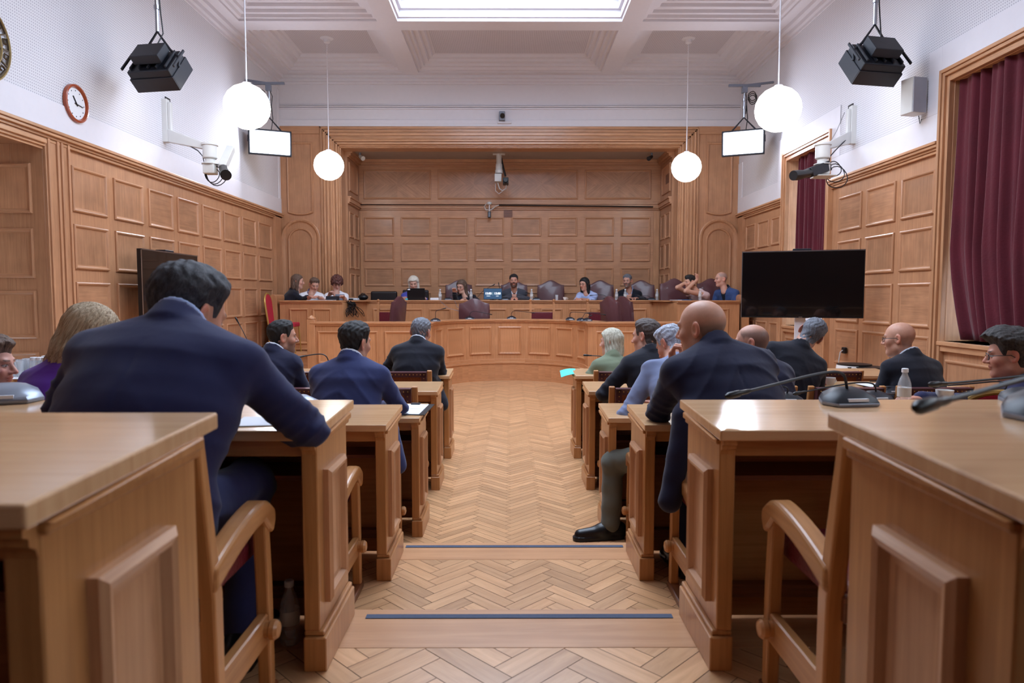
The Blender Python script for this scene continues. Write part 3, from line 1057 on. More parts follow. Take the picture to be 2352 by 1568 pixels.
# --- podium chairs
def camel(name='leather_chair', wdt=.54, top=1.16):
    """tall leather chair with a humped back; facing +Y"""
    r = empty(name)
    h = wdt / 2
    out = [(-h, .50), (h, .50), (h + .01, .9), (h, top - .10)]
    for i in range(1, 12):
        t = i / 12
        x = h * (1 - 2 * t)
        out.append((x, top - .10 + .10 * (0.5 + .5 * math.cos(math.pi * x / h)) ** 1.2 - .0 * math.sin(2 * math.pi * abs(x) / h)))
    out += [(-h, top - .10), (-h - .01, .9)]
    loops = []
    for ins, y in ((.02, -.30), (.0, -.285), (0, -.235), (.03, -.215)):
        loops.append([(x * (1 - ins * 2 / wdt), y - .10 * (z - .5), z - (ins if z > .9 else -ins * .5)) for x, z in out])
    MB().loft(loops[::-1], True, (0, 0, 1), 1, True).build('backrest', leather, r, sharp=50)
    MB().box((-h + .02, -.24, .40), (h - .02, .24, .5)).build('seat', leather, r, .03, 3)
    for s in (-1, 1):
        MB().tube([(s * (h + .005), -.26, .66), (s * (h + .02), -.05, .68), (s * (h + .02), .16, .67), (s * (h + .02), .2, .60)], .024, 8).build('armrest', leather, r)
        for y in (-.2, .2):
            MB().box((s * (h - .03) - .02, y - .02, 0), (s * (h - .03) + .02, y + .02, .42)).build('leg', dark_w, r, .004)
    return r


CAM = camel()
f2 = [True]
PIX = math.pi
# behind the upper bench (facing the hall)
ub = 13.82
for px, rz, lb in ((1060, .25, 'brown leather chair behind the woman in the black blazer'), (1181, 0, 'brown leather chair of the man beside the timer screen'), (1267, 0, 'empty brown leather chair right of the man beside the timer screen'),
                   (1376, -.2, 'leather chair right of the dark-haired woman in the light blue shirt'), (1470, -.25, 'leather chair behind the bearded man in the dark suit'), (1563, .15, 'leather chair left of the woman holding up her hair'),
                   (1648, .1, 'leather chair between the woman holding up her hair and the shaved-headed man')):
    y = ub if px < 1540 else 12.54
    put(CAM, (P(px, 670, y).x, y, .63), PIX + rz, lb, 'chair', flag=f2)
# between counter and bench
put(CAM, (P(1091, 700, 12.5).x, 12.58, .34), 0, 'humped brown leather chair seen from behind at the middle of the counter', 'chair').scale = (1, 1, .93)
put(CAM, (P(878, 700, 11.9).x, 11.9, .33), math.radians(76), 'leather chair turned sideways at the left wing of the counter', 'chair').scale = (1, 1, .97)
put(CAM, (P(1434, 700, 11.55).x + .02, 11.55, .33), math.radians(-66), 'left of the two leather chairs turned sideways at the right wing', 'chair').scale = (1, 1, .97)
put(CAM, (P(1462, 700, 12.25).x + .02, 12.25, .33), math.radians(-66), 'right of the two leather chairs turned sideways at the right wing', 'chair').scale = (1, 1, .97)


def finial_chair():
    r = empty('wooden_chair')
    for s in (-1, 1):
        mb = MB()
        mb.box((s * .21 - .02, -.22, 0), (s * .21 + .02, -.18, 1.0), grain=(0, 0, 1))
        mb.lathe([(.012, 0), (.02, .01), (.012, .02), (.028, .045), (.028, .055), (.004, .075)], (s * .21, -.2, 1.0), 10)
        mb.build('back_post', pod_w, r)
        MB().box((s * .21 - .02, .18, 0), (s * .21 + .02, .22, .46)).build('leg', pod_w, r)
    MB().box((-.2, -.215, .9), (.2, -.185, .97)).build('crest_rail', pod_w, r, .004)
    MB().box((-.19, -.225, .56), (.19, -.18, .84)).build('backrest', redle, r, .01, 2)
    MB().box((-.22, -.2, .42), (.22, .22, .5)).build('seat', redle, r, .02, 2)
    return r


FIN = finial_chair()
f3 = [True]
for px, rz, lb in ((903, -.15, 'wooden chair with ball finials and red back left of the counter'), (1244, 0, 'wooden chair with ball finials and purple back behind the counter middle'), (1370, .1, 'wooden chair with ball finials and red back right of the counter middle')):
    put(FIN, (P(px, 710, 12.5).x, 12.5, .33), rz if px != 1244 else 0, lb, 'chair', flag=f3)

o = empty('office_chair', (P(877, 680, 13.7).x, 13.7, .63), math.pi, 'low black leather swivel chair, empty, left of the blonde woman', 'chair')
MB().box((-.26, -.2, .42), (.26, .25, .52)).build('seat', leatherk, o, .03, 3)
MB().box((-.27, -.28, .5), (.27, -.2, .93)).build('backrest', leatherk, o, .035, 3)
MB().cyl((0, 0, .06), (0, 0, .42), .03).build('stem', metal, o)
MB().box((-.28, -.03, .02), (.28, .03, .07)).box((-.03, -.28, .02), (.03, .28, .07)).build('foot', blackm, o, .01)
o = copy_tree(o)
o.location = (P(951, 680, 13.85).x, 13.85, .66)
o['label'] = 'black leather swivel chair of the blonde woman behind the laptop'


def banquet(loc, rz, lab):
    r = empty('banquet_chair', loc, rz, lab, 'chair')
    out = []
    for i in range(17):
        a = math.pi * i / 16
        out.append((.2 * math.cos(a), .80 + .16 * math.sin(a)))
    out = [(.17, .46)] + out + [(-.17, .46)]
    MB().tube([(x, -.22 - .12 * (z - .46), z) for x, z in out], .016, 8).build('back_frame', gold, r)
    ins = [(x * .93, z - .01) for x, z in out]
    MB().prism([(x, -.235 - .12 * (z - .46), z) for x, z in ins], (0, .03, 0)).build('backrest', redfab, r, .008, 2)
    MB().box((-.21, -.21, .42), (.21, .21, .49)).build('seat', redfab, r, .02, 3)
    for sx in (-1, 1):
        for sy in (-1, 1):
            MB().cyl((sx * .19, sy * .19, .43), (sx * .2, sy * .22, 0), .013, .011).build('leg', gold, r)
    return r


p = P(616, 700, 11.6)
banquet((p.x + .27, 11.6, .50), math.radians(-86), 'gold-framed chair with red back at the left end of the podium bench').scale = (1, 1, 1.04)
p = P(2258, 870, 3.9)
banquet((p.x - .05, 3.72, 0), math.radians(-30), 'gold-framed red banquet chair under the curly-haired man at the right').scale = (1, 1, .99)
# ------------------------------------------------------------------ equipment and small things
def mic(base, yaw, necks, label, group=None, pale=False, sc=1.):
    """conference microphone: wedge base standing on a table, bent neck, foam head; necks: points in the world"""
    r = empty('conference_microphone', base, yaw, label, 'microphone', group)
    fp = [(-.062, -.045), (.062, -.045), (.085, .0), (.06, .06), (-.06, .06), (-.085, .0)]
    fp = [(x * sc, y * sc) for x, y in fp]

    def lp(k, z, dz=0):
        return [(x * k, y * k + .005 * (1 - k), z * sc + dz * (y / sc + .045)) for x, y in fp]
    MB().loft([lp(.94, 0), lp(1, .006), lp(1, .012, .06)], True, smooth=False).build('base', silverp, r, .003, 2)
    MB().loft([lp(.99, .012, .06), lp(.9, .02, .13), lp(.55, .036, .13), lp(.3, .041, .12)], True, smooth=True).build('top_cover', silverp if pale else blackm, r, sharp=50)
    MB().box((-.03 * sc, -.043 * sc, .016 * sc), (.03 * sc, -.02 * sc, .024 * sc)).build('name_slot', paper, r)
    Mi = (Matrix.Translation(base) @ Matrix.Rotation(yaw, 4, 'Z')).inverted()
    if necks:
        pts = [Vector((0, .015, .038)) * sc] + [Mi @ Vector(q) for q in necks]
        # smooth the polyline
        for _ in range(3):
            q = [pts[0]]
            for a, b in zip(pts[:-1], pts[1:]):
                q += [a * .75 + b * .25, a * .25 + b * .75]
            q.append(pts[-1])
            pts = q
        MB().tube(pts, .0042 * sc, 6).build('neck', blackm, r)
        d = (pts[-1] - pts[-4]).normalized()
        e = pts[-1]
        MB().tube([e - d * .03 * sc, e - d * .02 * sc, e, e + d * .006 * sc, e + d * .04 * sc, e + d * .05 * sc], [.005 * sc, .0065 * sc, .0065 * sc, .009 * sc, .0095 * sc, .004 * sc], 10).build('foam_head', black, r)
    return r


# right of the aisle
b = onz(1952, 926, 1.09); b.z = 1.084
mic(b, .1, [P(1944, 880, b.y), P(1938, 855, b.y - .01), P(1900, 852, b.y - .03), P(1740, 893, b.y - .12), P(1702, 902, b.y - .14)], 'conference microphone with long bent neck on the second right desk, beside the bright glare', sc=1.15)
b = onz(2440, 960, 1.23); b.z = 1.224
mic(b, -.2, [P(2440, 850, 1.15), P(2380, 862, 1.08), P(2230, 905, .98), P(2150, 925, .93)], 'large blurred microphone reaching in over the nearest right desk', sc=1.1)
b = onz(2362, 922, 1.09); b.z = 1.084
mic(b, .1, [P(2440, 850, b.y), P(2400, 858, b.y - .03), P(2230, 876, b.y - .06), P(2160, 881, b.y - .1)], 'microphone head pointing left at the right edge, over the second right desk')
b = onz(2015, 921, .908)
mic(b, .1, [P(2012, 890, b.y), P(2004, 878, b.y), P(1960, 878, b.y), P(1860, 897, b.y - .08), P(1840, 901, b.y - .1)], 'microphone beside the water bottle on the third right desk')
b = onz(1808, 925, .908)
mic(b, 0, [P(1811, 895, b.y), P(1806, 888, b.y), P(1790, 887, b.y), P(1745, 895, b.y - .05)], 'microphone just above the far edge of the second right desk, by the bald man')
b = onz(2308, 916, .908)
mic(b, 0, [P(2315, 885, b.y), P(2300, 874, b.y), P(2240, 880, b.y - .04), P(2160, 886, b.y - .08)], 'microphone in front of the curly-haired man')
b = onz(1878, 880, .765)
mic(b, .2, [P(1880, 860, b.y), P(1872, 848, b.y), P(1850, 846, b.y), P(1770, 862, b.y - .1)], 'microphone next to the white coffee cup')
b = onz(2050, 904, .765)
mic(b, 0, [P(2052, 895, b.y), P(2046, 888, b.y), P(2000, 893, b.y - .05)], 'low microphone beside the label of the right-hand water bottle')
b = onz(1400, 852, .765)
mic(b, 0, [P(1400, 835, b.y), P(1390, 818, b.y), P(1352, 816, b.y)], 'microphone with its head sticking out left of the woman in green')
b = onz(1490, 884, .765)
mic(b, 0, [P(1488, 870, b.y - .05), P(1470, 868, b.y - .1), P(1440, 874, b.y - .1)], 'microphone between the dark-suited man and the light blue blazer')
# left of the aisle
b = onz(757, 856, .765)
mic(b, .2, [P(753, 822, b.y), P(744, 813, b.y), P(725, 813, b.y), P(690, 819, b.y - .05)], 'pale microphone between the two men left of the aisle', pale=True, sc=1.25)
b = onz(690, 918, .908); b.y += .0
b = P(688, 914, 3.25); b.z = .908
mic(b, .5, [P(665, 880, b.y), P(650, 868, b.y), P(636, 872, b.y), P(615, 890, b.y - .1)], 'pale microphone half hidden behind the elbow of the large man', pale=True, sc=1.25)
b = onz(15, 922, 1.09); b.z = 1.086
mic(b, .3, None, 'pale microphone base at the left edge on the second left desk', pale=True, sc=1.3)
b = P(590, 845, 6.3); b.z = .765
mic(b, 0, [P(568, 780, b.y), P(550, 745, b.y), P(546, 738, b.y)], 'upright thin microphone left of the smiling man', sc=.9)
# on the podium
for i, (bx, by, D, nk, lb) in enumerate((
        (1000, 733, 10.75, [(1000, 722), (1001, 713), (1014, 710), (1018, 709)], 'leftmost on the left wing of the counter'),
        (1079, 727, 11.75, [(1080, 719), (1085, 714), (1100, 716), (1124, 721)], 'in front of the humped leather chair'),
        (1175, 727, 12.0, [(1174, 719), (1180, 713), (1200, 715), (1222, 718)], 'at the middle of the counter'),
        (1310, 730, 11.3, [(1308, 722), (1312, 716), (1335, 717), (1350, 719)], 'right of the counter middle'),
        (1336, 735, 10.9, [(1340, 726), (1344, 718), (1360, 718), (1385, 722)], 'left one of the overlapping pair on the right wing'),
        (1350, 737, 10.85, [(1350, 730), (1352, 727), (1354, 726)], 'right one of the overlapping pair on the right wing'))):
    b = P(bx, by, D); b.z = 1.057
    mic(b, (0, 0, 0, .2, .5, .5)[i], [P(x, y, D) for x, y in nk], 'conference microphone on the curved counter, ' + lb)
for i, (bx, D, nk, lb) in enumerate((
        (1160, 13.15, [(1155, 680), (1148, 668), (1146, 654)], 'just right of the timer screen'),
        (1092, 13.15, [(1098, 682), (1108, 668), (1132, 655)], 'just left of the timer screen'),
        (1232, 13.12, [(1230, 682), (1222, 676), (1212, 672)], 'left of the empty leather chair'),
        (1394, 13.12, [(1392, 680), (1384, 676), (1360, 678)], 'in front of the woman in the light blue shirt'),
        (1030, 13.12, [(1033, 680), (1040, 676), (1050, 676)], 'in front of the woman in the black blazer'),
        (1496, 13.12, [(1494, 682), (1486, 678), (1470, 680)], 'right of the bearded man in the dark suit'))):
    b = P(bx, 688, D); b.z = 1.382
    mic(b, 3.14, [P(x, y, D) for x, y in nk], 'conference microphone on the podium bench ' + lb)


def bottle(loc, label, h=.21, group=None):
    r = empty('water_bottle', loc, 0, label, 'bottle', group)
    k = h / .21
    prof = [(.026, 0), (.031, .006), (.031, .02), (.029, .024), (.031, .03), (.031, .05), (.029, .055), (.031, .06), (.031, .12), (.029, .135), (.022, .16), (.013, .178), (.0125, .19)]
    MB().lathe([(a * k, b * k) for a, b in prof], (0, 0, 0), 16).build('bottle_body', GLASS, r)
    MB().lathe([(.0316 * k, .07 * k), (.0316 * k, .115 * k)], (0, 0, 0), 16).build('bottle_label', creampl, r)
    MB().lathe([(.0155 * k, .19 * k), (.0155 * k, .207 * k), (.013 * k, .21 * k)], (0, 0, 0), 14).build('bottle_cap', paper, r)
    return r


b = onz(1866, 882, .765); bottle((b.x, b.y, .765), 'clear water bottle with white cap beside the coffee cup', .215)
b = onz(2014, 923, .908); bottle((b.x, 3.2, .905), 'clear water bottle with red-white label below the bald man in glasses', .20)
for px, lb in ((1011, 'left of the woman in the black blazer'), (1082, 'right of the woman in the black blazer'), (1221, 'right of the man beside the timer screen'), (1416, 'left of the bearded man'), (1436, 'in front of the bearded man'),
               (1509, 'standing alone right of the bearded man'), (1608, 'in front of the woman holding up her hair')):
    D = 13.08 if px < 1560 else 12.15
    b = P(px, 688, D)
    bottle((b.x, D, 1.382), 'small water bottle on the podium bench ' + lb, .21)


def cup(loc, label, a=.3):
    r = empty('coffee_cup', loc, 0, label, 'cup')
    MB().lathe([(.022, 0), (.03, .01), (.04, .04), (.042, .058), (.039, .058), (.036, .04), (.02, .012)], (0, 0, 0), 18).build('cup_body', porc, r)
    pts = [(.038 + .022 * math.sin(math.pi * i / 8), 0, .048 - .035 * i / 8) for i in range(9)]
    MB(Matrix.Rotation(a, 4, 'Z')).tube(pts, .0045, 6).build('cup_handle', porc, r)
    return r


b = onz(1906, 884, .765); cup((b.x, b.y, .765), 'white coffee cup with handle on the fifth right desk')
b = onz(2169, 921, .908); cup((b.x, b.y, .908), 'white coffee cup left of the curly-haired man')
b = P(1298, 686, 13.1); cup((b.x, 13.1, 1.382), 'small white cup on the podium bench left of the woman in the light blue shirt')
b = P(1286, 686, 13.1)
g = MB().lathe([(.026, 0), (.03, .1), (.028, .1), (.024, .006)], (0, 0, 0), 14).build('drinking_glass', GLASS, loc=None)
g.location = (b.x - .06, 13.1, 1.382); tagit(g, 'drinking glass on the podium bench right of the empty leather chair', 'glass')

# papers
def sheet(px, py, z, w_, h_, rz, label, m=paper, th=.002, cat='paper'):
    b = onz(px, py, z)
    o = MB().box((-w_ / 2, -h_ / 2, 0), (w_ / 2, h_ / 2, th)).build('paper_sheet', m)
    o.location = (b.x, b.y, z + .0005); o.rotation_euler = (0, 0, rz)
    return tagit(o, label, cat)


def dz_(row, y):
    return ROW[row][1] - TILT * (ROW[row][0] - y) / DEPTH


cb = empty('clipboard', (P(944, 935, 4.25).x, 4.24, dz_('D', 4.24)), -.06, 'black clipboard with white forms on the fourth left desk beside the aisle', 'clipboard')
cb.rotation_euler = (math.atan(TILT / DEPTH), 0, -.08)
MB().box((-.12, -.165, 0), (.12, .165, .004)).build('board', black, cb)
MB().box((-.115, -.155, .004), (.085, -.005, .006)).box((-.115, .0, .004), (.085, .15, .006)).build('form_sheet', paper, cb)
MB().box((-.03, .13, .006), (.03, .16, .014)).build('clip', blackm, cb, .002)
sheet(2040, 884, .765, .42, .2, .1, 'white papers on the fifth right desk left of the right-hand bottle')
t = sheet(1880, 884, .765, .09, .05, .2, 'small red and white packet beside the microphone and coffee cup', m=simple('red packet', (196, 60, 70), .5), th=.008, cat='packet')
t = sheet(2020, 877, .765, .16, .012, .05, 'black pen lying on the papers', m=black, th=.01, cat='pen'); t.name = 'pen'
t.location.z += .003
pb_ = P(598, 997, 1.9); o = MB().box((-.11, -.06, 0), (.11, .06, .002)).build('paper_sheet', paper)
o.location = (pb_.x + .02, 1.98, dz_('B', 1.98) + .001); o.rotation_euler = (math.atan(TILT / DEPTH), 0, .1); tagit(o, 'white paper under the forearm of the large man in the left foreground', 'paper')
# cyan paper hanging over the end of a desk
mb = MB()
ptsU = []
rowsP = []
for i in range(9):
    t = i / 8
    p0 = P(1286 + 60 * t, 851 - 6 * math.sin(math.pi * min(1, t * 1.1)) + 1.5 * t, 6.42)
    p1 = P(1289 + 57 * t, 866 - 8 * math.sin(math.pi * min(1, t * .8)), 6.15)
    rowsP.append((p0, p1))
v = [q for pr in rowsP for q in pr]
mb.add(v, [(2 * i, 2 * i + 1, 2 * i + 3, 2 * i + 2) for i in range(8)], (1, 0, 0), 1)
o = mb.build('cyan_leaflet', cyanp)
so = o.modifiers.new('thickness', 'SOLIDIFY'); so.thickness = .002
tagit(o, 'bright cyan sheet of paper sticking out over the aisle from the farthest right desk', 'paper')
sheet(1300 + 50, 853, .725, .02, .02, 0, 'x') if False else None

# things on the podium bench
def pbx(name, px, D, w_, d_, h_, m, label, cat, rz=0, z=1.382, bev=.003):
    o = MB().box((-w_ / 2, -d_ / 2, 0), (w_ / 2, d_ / 2, h_)).build(name, m, None, bev)
    o.location = (P(px, 688, D).x, D, z); o.rotation_euler = (0, 0, rz)
    return tagit(o, label, cat)


lp = empty('laptop', (P(956, 688, 13.05).x, 13.05, 1.382), 0, 'open black laptop in front of the blonde woman in blue', 'laptop')
MB().prism([(-.17, 0, .0), (-.17, .012, .0), (-.17, -.03, .225), (-.17, -.042, .225)], (.34, 0, 0)).build('screen_lid', black, lp, .003)
MB().box((-.17, 0, 0), (.17, .22, .015)).build('keyboard_base', black, lp, .003)
MB().box((-.155, -.045, .19), (-.11, -.036, .212)).build('sticker', paper, lp)
tm = empty('timer_screen', (P(1132, 688, 13.02).x, 13.02, 1.382), 0, 'small blue screen showing two 15:00 timers on the podium bench', 'screen')
scr = simple('lit blue screen', (52, 78, 104), .3)
scr.node_tree.nodes['Principled BSDF'].inputs['Emission Color'].default_value = (*lin((52, 80, 108)), 1)
scr.node_tree.nodes['Principled BSDF'].inputs['Emission Strength'].default_value = .5
MB().box((-.175, 0, .015), (.175, .03, .225)).build('bezel', black, tm, .003)
MB().box((-.168, -.003, .022), (.168, .001, .218)).build('display', scr, tm)
MB().box((-.06, 0, 0), (.06, .12, .01)).box((-.02, .02, .01), (.02, .04, .04)).build('stand', black, tm)
txm = emit('screen digits', (235, 242, 250), .9)
txg = emit('screen divider', (60, 190, 150), .6)


def text(s, size, loc, m, parent, name='lettering', rot=(math.pi / 2, 0, 0), ext=.0005):
    c = bpy.data.curves.new(name, 'FONT')
    c.body = s; c.size = size; c.align_x = 'CENTER'; c.align_y = 'CENTER'; c.extrude = ext; c.offset = size * .022
    o = bpy.data.objects.new(name, c)
    COL.objects.link(o)
    dg = bpy.context.evaluated_depsgraph_get()
    me = bpy.data.meshes.new_from_object(o.evaluated_get(dg))
    bpy.data.objects.remove(o)
    me.materials.clear(); me.materials.append(m)
    o = bpy.data.objects.new(name, me)
    COL.objects.link(o)
    o.location = loc; o.rotation_euler = rot; o.parent = parent
    return o


text('15:00', .056, (-.086, -.004, .125), txm, tm)
text('15:00', .056, (.086, -.004, .125), txm, tm)
MB().box((-.002, -.005, .095), (.002, -.003, .155)).build('divider', txg, tm)
MB().box((-.12, -.005, .075), (-.05, -.003, .081)).box((.06, -.005, .075), (.11, -.003, .081)).build('caption', txm, tm)
pbx('name_card', 998, 13.05, .16, .05, .045, paper, 'white folded card on the podium bench right of the laptop', 'card')
pbx('small_box', 934, 13.0, .045, .04, .035, simple('turquoise', (70, 180, 200), .5), 'small turquoise box at the foot of the laptop', 'box')
pbx('control_unit', 764, 12.2, .2, .16, .075, blackm, 'black box unit on the podium bench before the curly-haired woman', 'device')
pbx('mixer_tray', 795, 12.9, .26, .2, .03, black, 'flat black device beside the black box unit', 'device', .2)
pbx('papers', 740, 12.12, .5, .2, .006, paper, 'white papers under the hands of the woman in the white shirt', 'paper', .05)
pbx('papers', 806, 13.05, .3, .12, .04, paper, 'stack of white papers sloping beside the flat black device', 'paper', -.2)
pbx('tablet_computer', 781, 12.4, .16, .015, .11, greyp, 'grey tablet standing before the curly-haired woman', 'tablet', .1)
pbx('book', 1572, 12.2, .22, .14, .012, blueplast, 'blue book lying before the woman holding up her hair', 'book', .1)
pbx('papers', 1552, 12.1, .2, .12, .008, paper, 'white papers left of the blue book', 'paper', -.1)
pbx('laptop_bag', 1470, 13.15, .4, .14, .03, black, 'flat black case before the bearded man', 'case')
pbx('phone', 1200, 13.1, .14, .07, .01, black, 'black phone before the man beside the timer screen', 'phone')
o = MB().ball((0, 0, .055), .1, 14, (1, .8, .6)).tube([(-.05, 0, .09), (-.02, 0, .13), (.03, 0, .12), (.06, 0, .08)], .01).build('handbag', black)
o.location = (P(834, 688, 13.1).x, 13.1, 1.382); tagit(o, 'small black pouch bag on the podium bench left of the black swivel chair', 'bag')
# cables spilling over the bench front, at the slanted piece of the bench
def Dc(px): return max(11.88, 12.10 + (px - 800) / 30 * .54)


def PC(px, py, d=0.): return P(px, py, Dc(px) - d)


mb = MB()
rr = random.Random(3)
for i in range(11):
    x0 = 800 + rr.uniform(-6, 12)
    x1 = 808 + rr.uniform(-12, 24)
    pts = [PC(x0, 690), PC(x0 + 3, 694, .04), PC((x0 + x1) / 2 + rr.uniform(-10, 10), 705, .04), PC(x1 + rr.uniform(-6, 12), 716 + rr.uniform(0, 18), .04), PC(x1 + rr.uniform(-16, 5), 712, .05), PC(x0 + 6, 700, .05)]
    for _ in range(2):
        q = [pts[0]]
        for a, b in zip(pts[:-1], pts[1:]): q += [a * .75 + b * .25, a * .25 + b * .75]
        pts = q + [pts[-1]]
    mb.tube(pts, .006, 5)
for i in range(16):
    mb.ball(PC(808 + rr.uniform(-7, 7), 699 + rr.uniform(-7, 9), .05), rr.uniform(.012, .028), 6)
o = mb.build('cable_tangle', black); tagit(o, 'tangle of black cables hanging over the bench front at the left', 'cables')
mb = MB()
for a, c in (((1010, 690), (1060, 716)), ((1044, 690), (1068, 712))):
    mb.tube([P(a[0], a[1], 12.86), P((a[0] + c[0]) / 2 - 6, (a[1] + c[1]) / 2 + 4, 12.86), P(c[0], c[1], 12.86)], .004, 5)
o = mb.build('thin_cables', greyp); tagit(o, 'two thin grey cables hanging from the bench behind the humped chair', 'cables')

# --- pendant globes
def globe(px, py, D, top, label):
    c = P(px, py, D)
    r = empty('pendant_lamp', (c.x, c.y, top), 0, label, 'lamp', None)
    R = .25
    dz = c.z - top
    MB().ball((0, 0, dz), R, 32, (1, 1, .985)).build('glass_globe', globe_m, r)
    MB().cyl((0, 0, dz + R - .005), (0, 0, 0), .008, .008, 8).build('rod', white, r)
    MB().lathe([(.05, R - .012), (.045, R + .01), (.012, R + .02)], (0, 0, dz), 16).build('globe_cap', white, r)
    MB().lathe([(.012, -.09), (.05, -.07), (.06, -.02), (.11, -.005), (.11, 0)], (0, 0, 0), 18).build('ceiling_rose', white, r)
    return r


zc = CEIL + .225
globe(567.5, 245, 7.75, CEIL, 'large lit globe lamp hanging nearest at the upper left')
globe(1787, 251, 7.75, CEIL, 'large lit globe lamp hanging nearest at the upper right')
globe(755.5, 380, 11.7, zc, 'lit globe lamp hanging in front of the left side of the wooden arch')
globe(1576.5, 384, 11.7, zc, 'lit globe lamp hanging in front of the right side of the wooden arch')


# --- studio lights
def studio(loc, aim, label, lit_first, pole_top, sx=.34, sy=.2, d=.10, side=-1):
    """studio panel on a drop pole; aim: the direction its lit face looks in"""
    r = empty('studio_light', loc, 0, label, 'studio light')
    a = Vector(aim).normalized()
    q = (-a).to_track_quat('Y', 'Z').to_matrix().to_4x4()     # local -Y = aim
    M = q
    MB(M).box((-sx, -d * .3, -sy), (sx, d, sy)).build('housing', blackm, r, .012, 2)
    MB(M).box((-sx + .02, -d * .3 - .012, -sy + .02), (sx - .02, -d * .3 - .002, sy - .02)).build('lit_panel', tvl_m if lit_first else tvn_m, r)
    mb = MB(M)
    for sg in (-1, 1):
        mb.box((-sx - .01, -d * .3 - .03, sg * sy - .012), (sx + .01, d * .5, sg * sy + .012))
        mb.box((sg * sx - .012, -d * .3 - .03, -sy), (sg * sx + .012, d * .5, sy))
    mb.build('rim', blackm, r, .003)
    mb = MB(M)
    mb.box((-.16, d + .03, -.1), (.16, d + .13, .12)).box((-.05, d, -.04), (.05, d + .03, .04))
    for i in range(7):
        mb.box((-.3 + i * .1 - .01, d, -sy + .03), (-.3 + i * .1 + .01, d + .03, sy - .03))
    mb.build('ballast', blackm, r, .006)
    mb = MB()
    L_, R_ = M @ Vector((-sx - .008, d * .5, 0)), M @ Vector((sx + .008, d * .5, 0))
    top = Vector((0, 0, sy + .22)) + M @ Vector((0, d * .4, 0))
    mb.tube([L_, L_ + Vector((0, 0, .1)), L_ * .6 + top * .4 + Vector((0, 0, .03)), top, R_ * .6 + top * .4 + Vector((0, 0, .03)), R_ + Vector((0, 0, .1)), R_], .014, 8)
    mb.build('yoke', blackm, r)
    mb = MB()
    mb.cyl(top, (top.x, top.y, pole_top - loc[2]), .02, .02, 10)
    for k in (.3, .55, .8):
        zz = top.z + (pole_top - loc[2] - top.z) * k
        mb.cyl((top.x, top.y, zz - .02), (top.x, top.y, zz + .02), .03)
    mb.build('drop_pole', metal, r)
    mb = MB()
    tz = pole_top - loc[2]
    mb.box((top.x - .26, top.y - .02, tz - .02), (top.x + .26, top.y + .02, tz + .02)).box((top.x - .04, top.y - .04, tz - .12), (top.x + .04, top.y + .04, tz - .02))
    mb.cyl((top.x, top.y, tz), ((HW - .045 if loc[0] > 0 else -HW + .045) - loc[0], top.y + .02, tz + .06), .02)
    mb.build('wall_bracket', metal if not lit_first else greyp, r, .003)
    mb = MB()
    rr = random.Random(int(loc[0] * 10))
    p0 = Vector((top.x, top.y, tz - .05))
    mb.tube([p0, p0 + Vector((.05, .02, -.15)), p0 + Vector((.03, 0, -.4)), Vector((top.x + .04, top.y, top.z + .2)), top + Vector((.06, 0, -.02)), M @ Vector((0, d + .05, 0))], .007, 6)
    for k in range(3):
        c = p0 + Vector(((.14 if loc[0] > 0 else -.14), .02, -.08 - .03 * k))
        mb.tube([c + Vector((.07 * math.cos(t), .02 * math.sin(3 * t), .07 * math.sin(t) - .03)) for t in [2 * math.pi * i / 12 for i in range(13)]], .007, 6)
    mb.build('power_cable', black, r)
    return r


c = P(620, 328, 11.3); studio(tuple(c), (.42, -1, -.12), 'glaring studio light panel hanging near the left end of the wooden arch', True, P(605, 190, 11.3).z, .32, .19)
c = P(1707, 328, 11.3); studio(tuple(c), (-.42, -1, -.12), 'glaring studio light panel hanging near the right end of the wooden arch', True, P(1722, 195, 11.3).z, .32, .19)
c = P(372, 172, 7.45); studio(tuple(c), (.18, 1, -.8), 'black studio light seen from behind at the upper left wall', False, 5.05, .24, .17, .16)
c = P(1998, 158, 7.3); studio(tuple(c), (-.2, 1, -.8), 'black studio light seen from behind at the upper right wall', False, 5.05, .24, .17, .16)


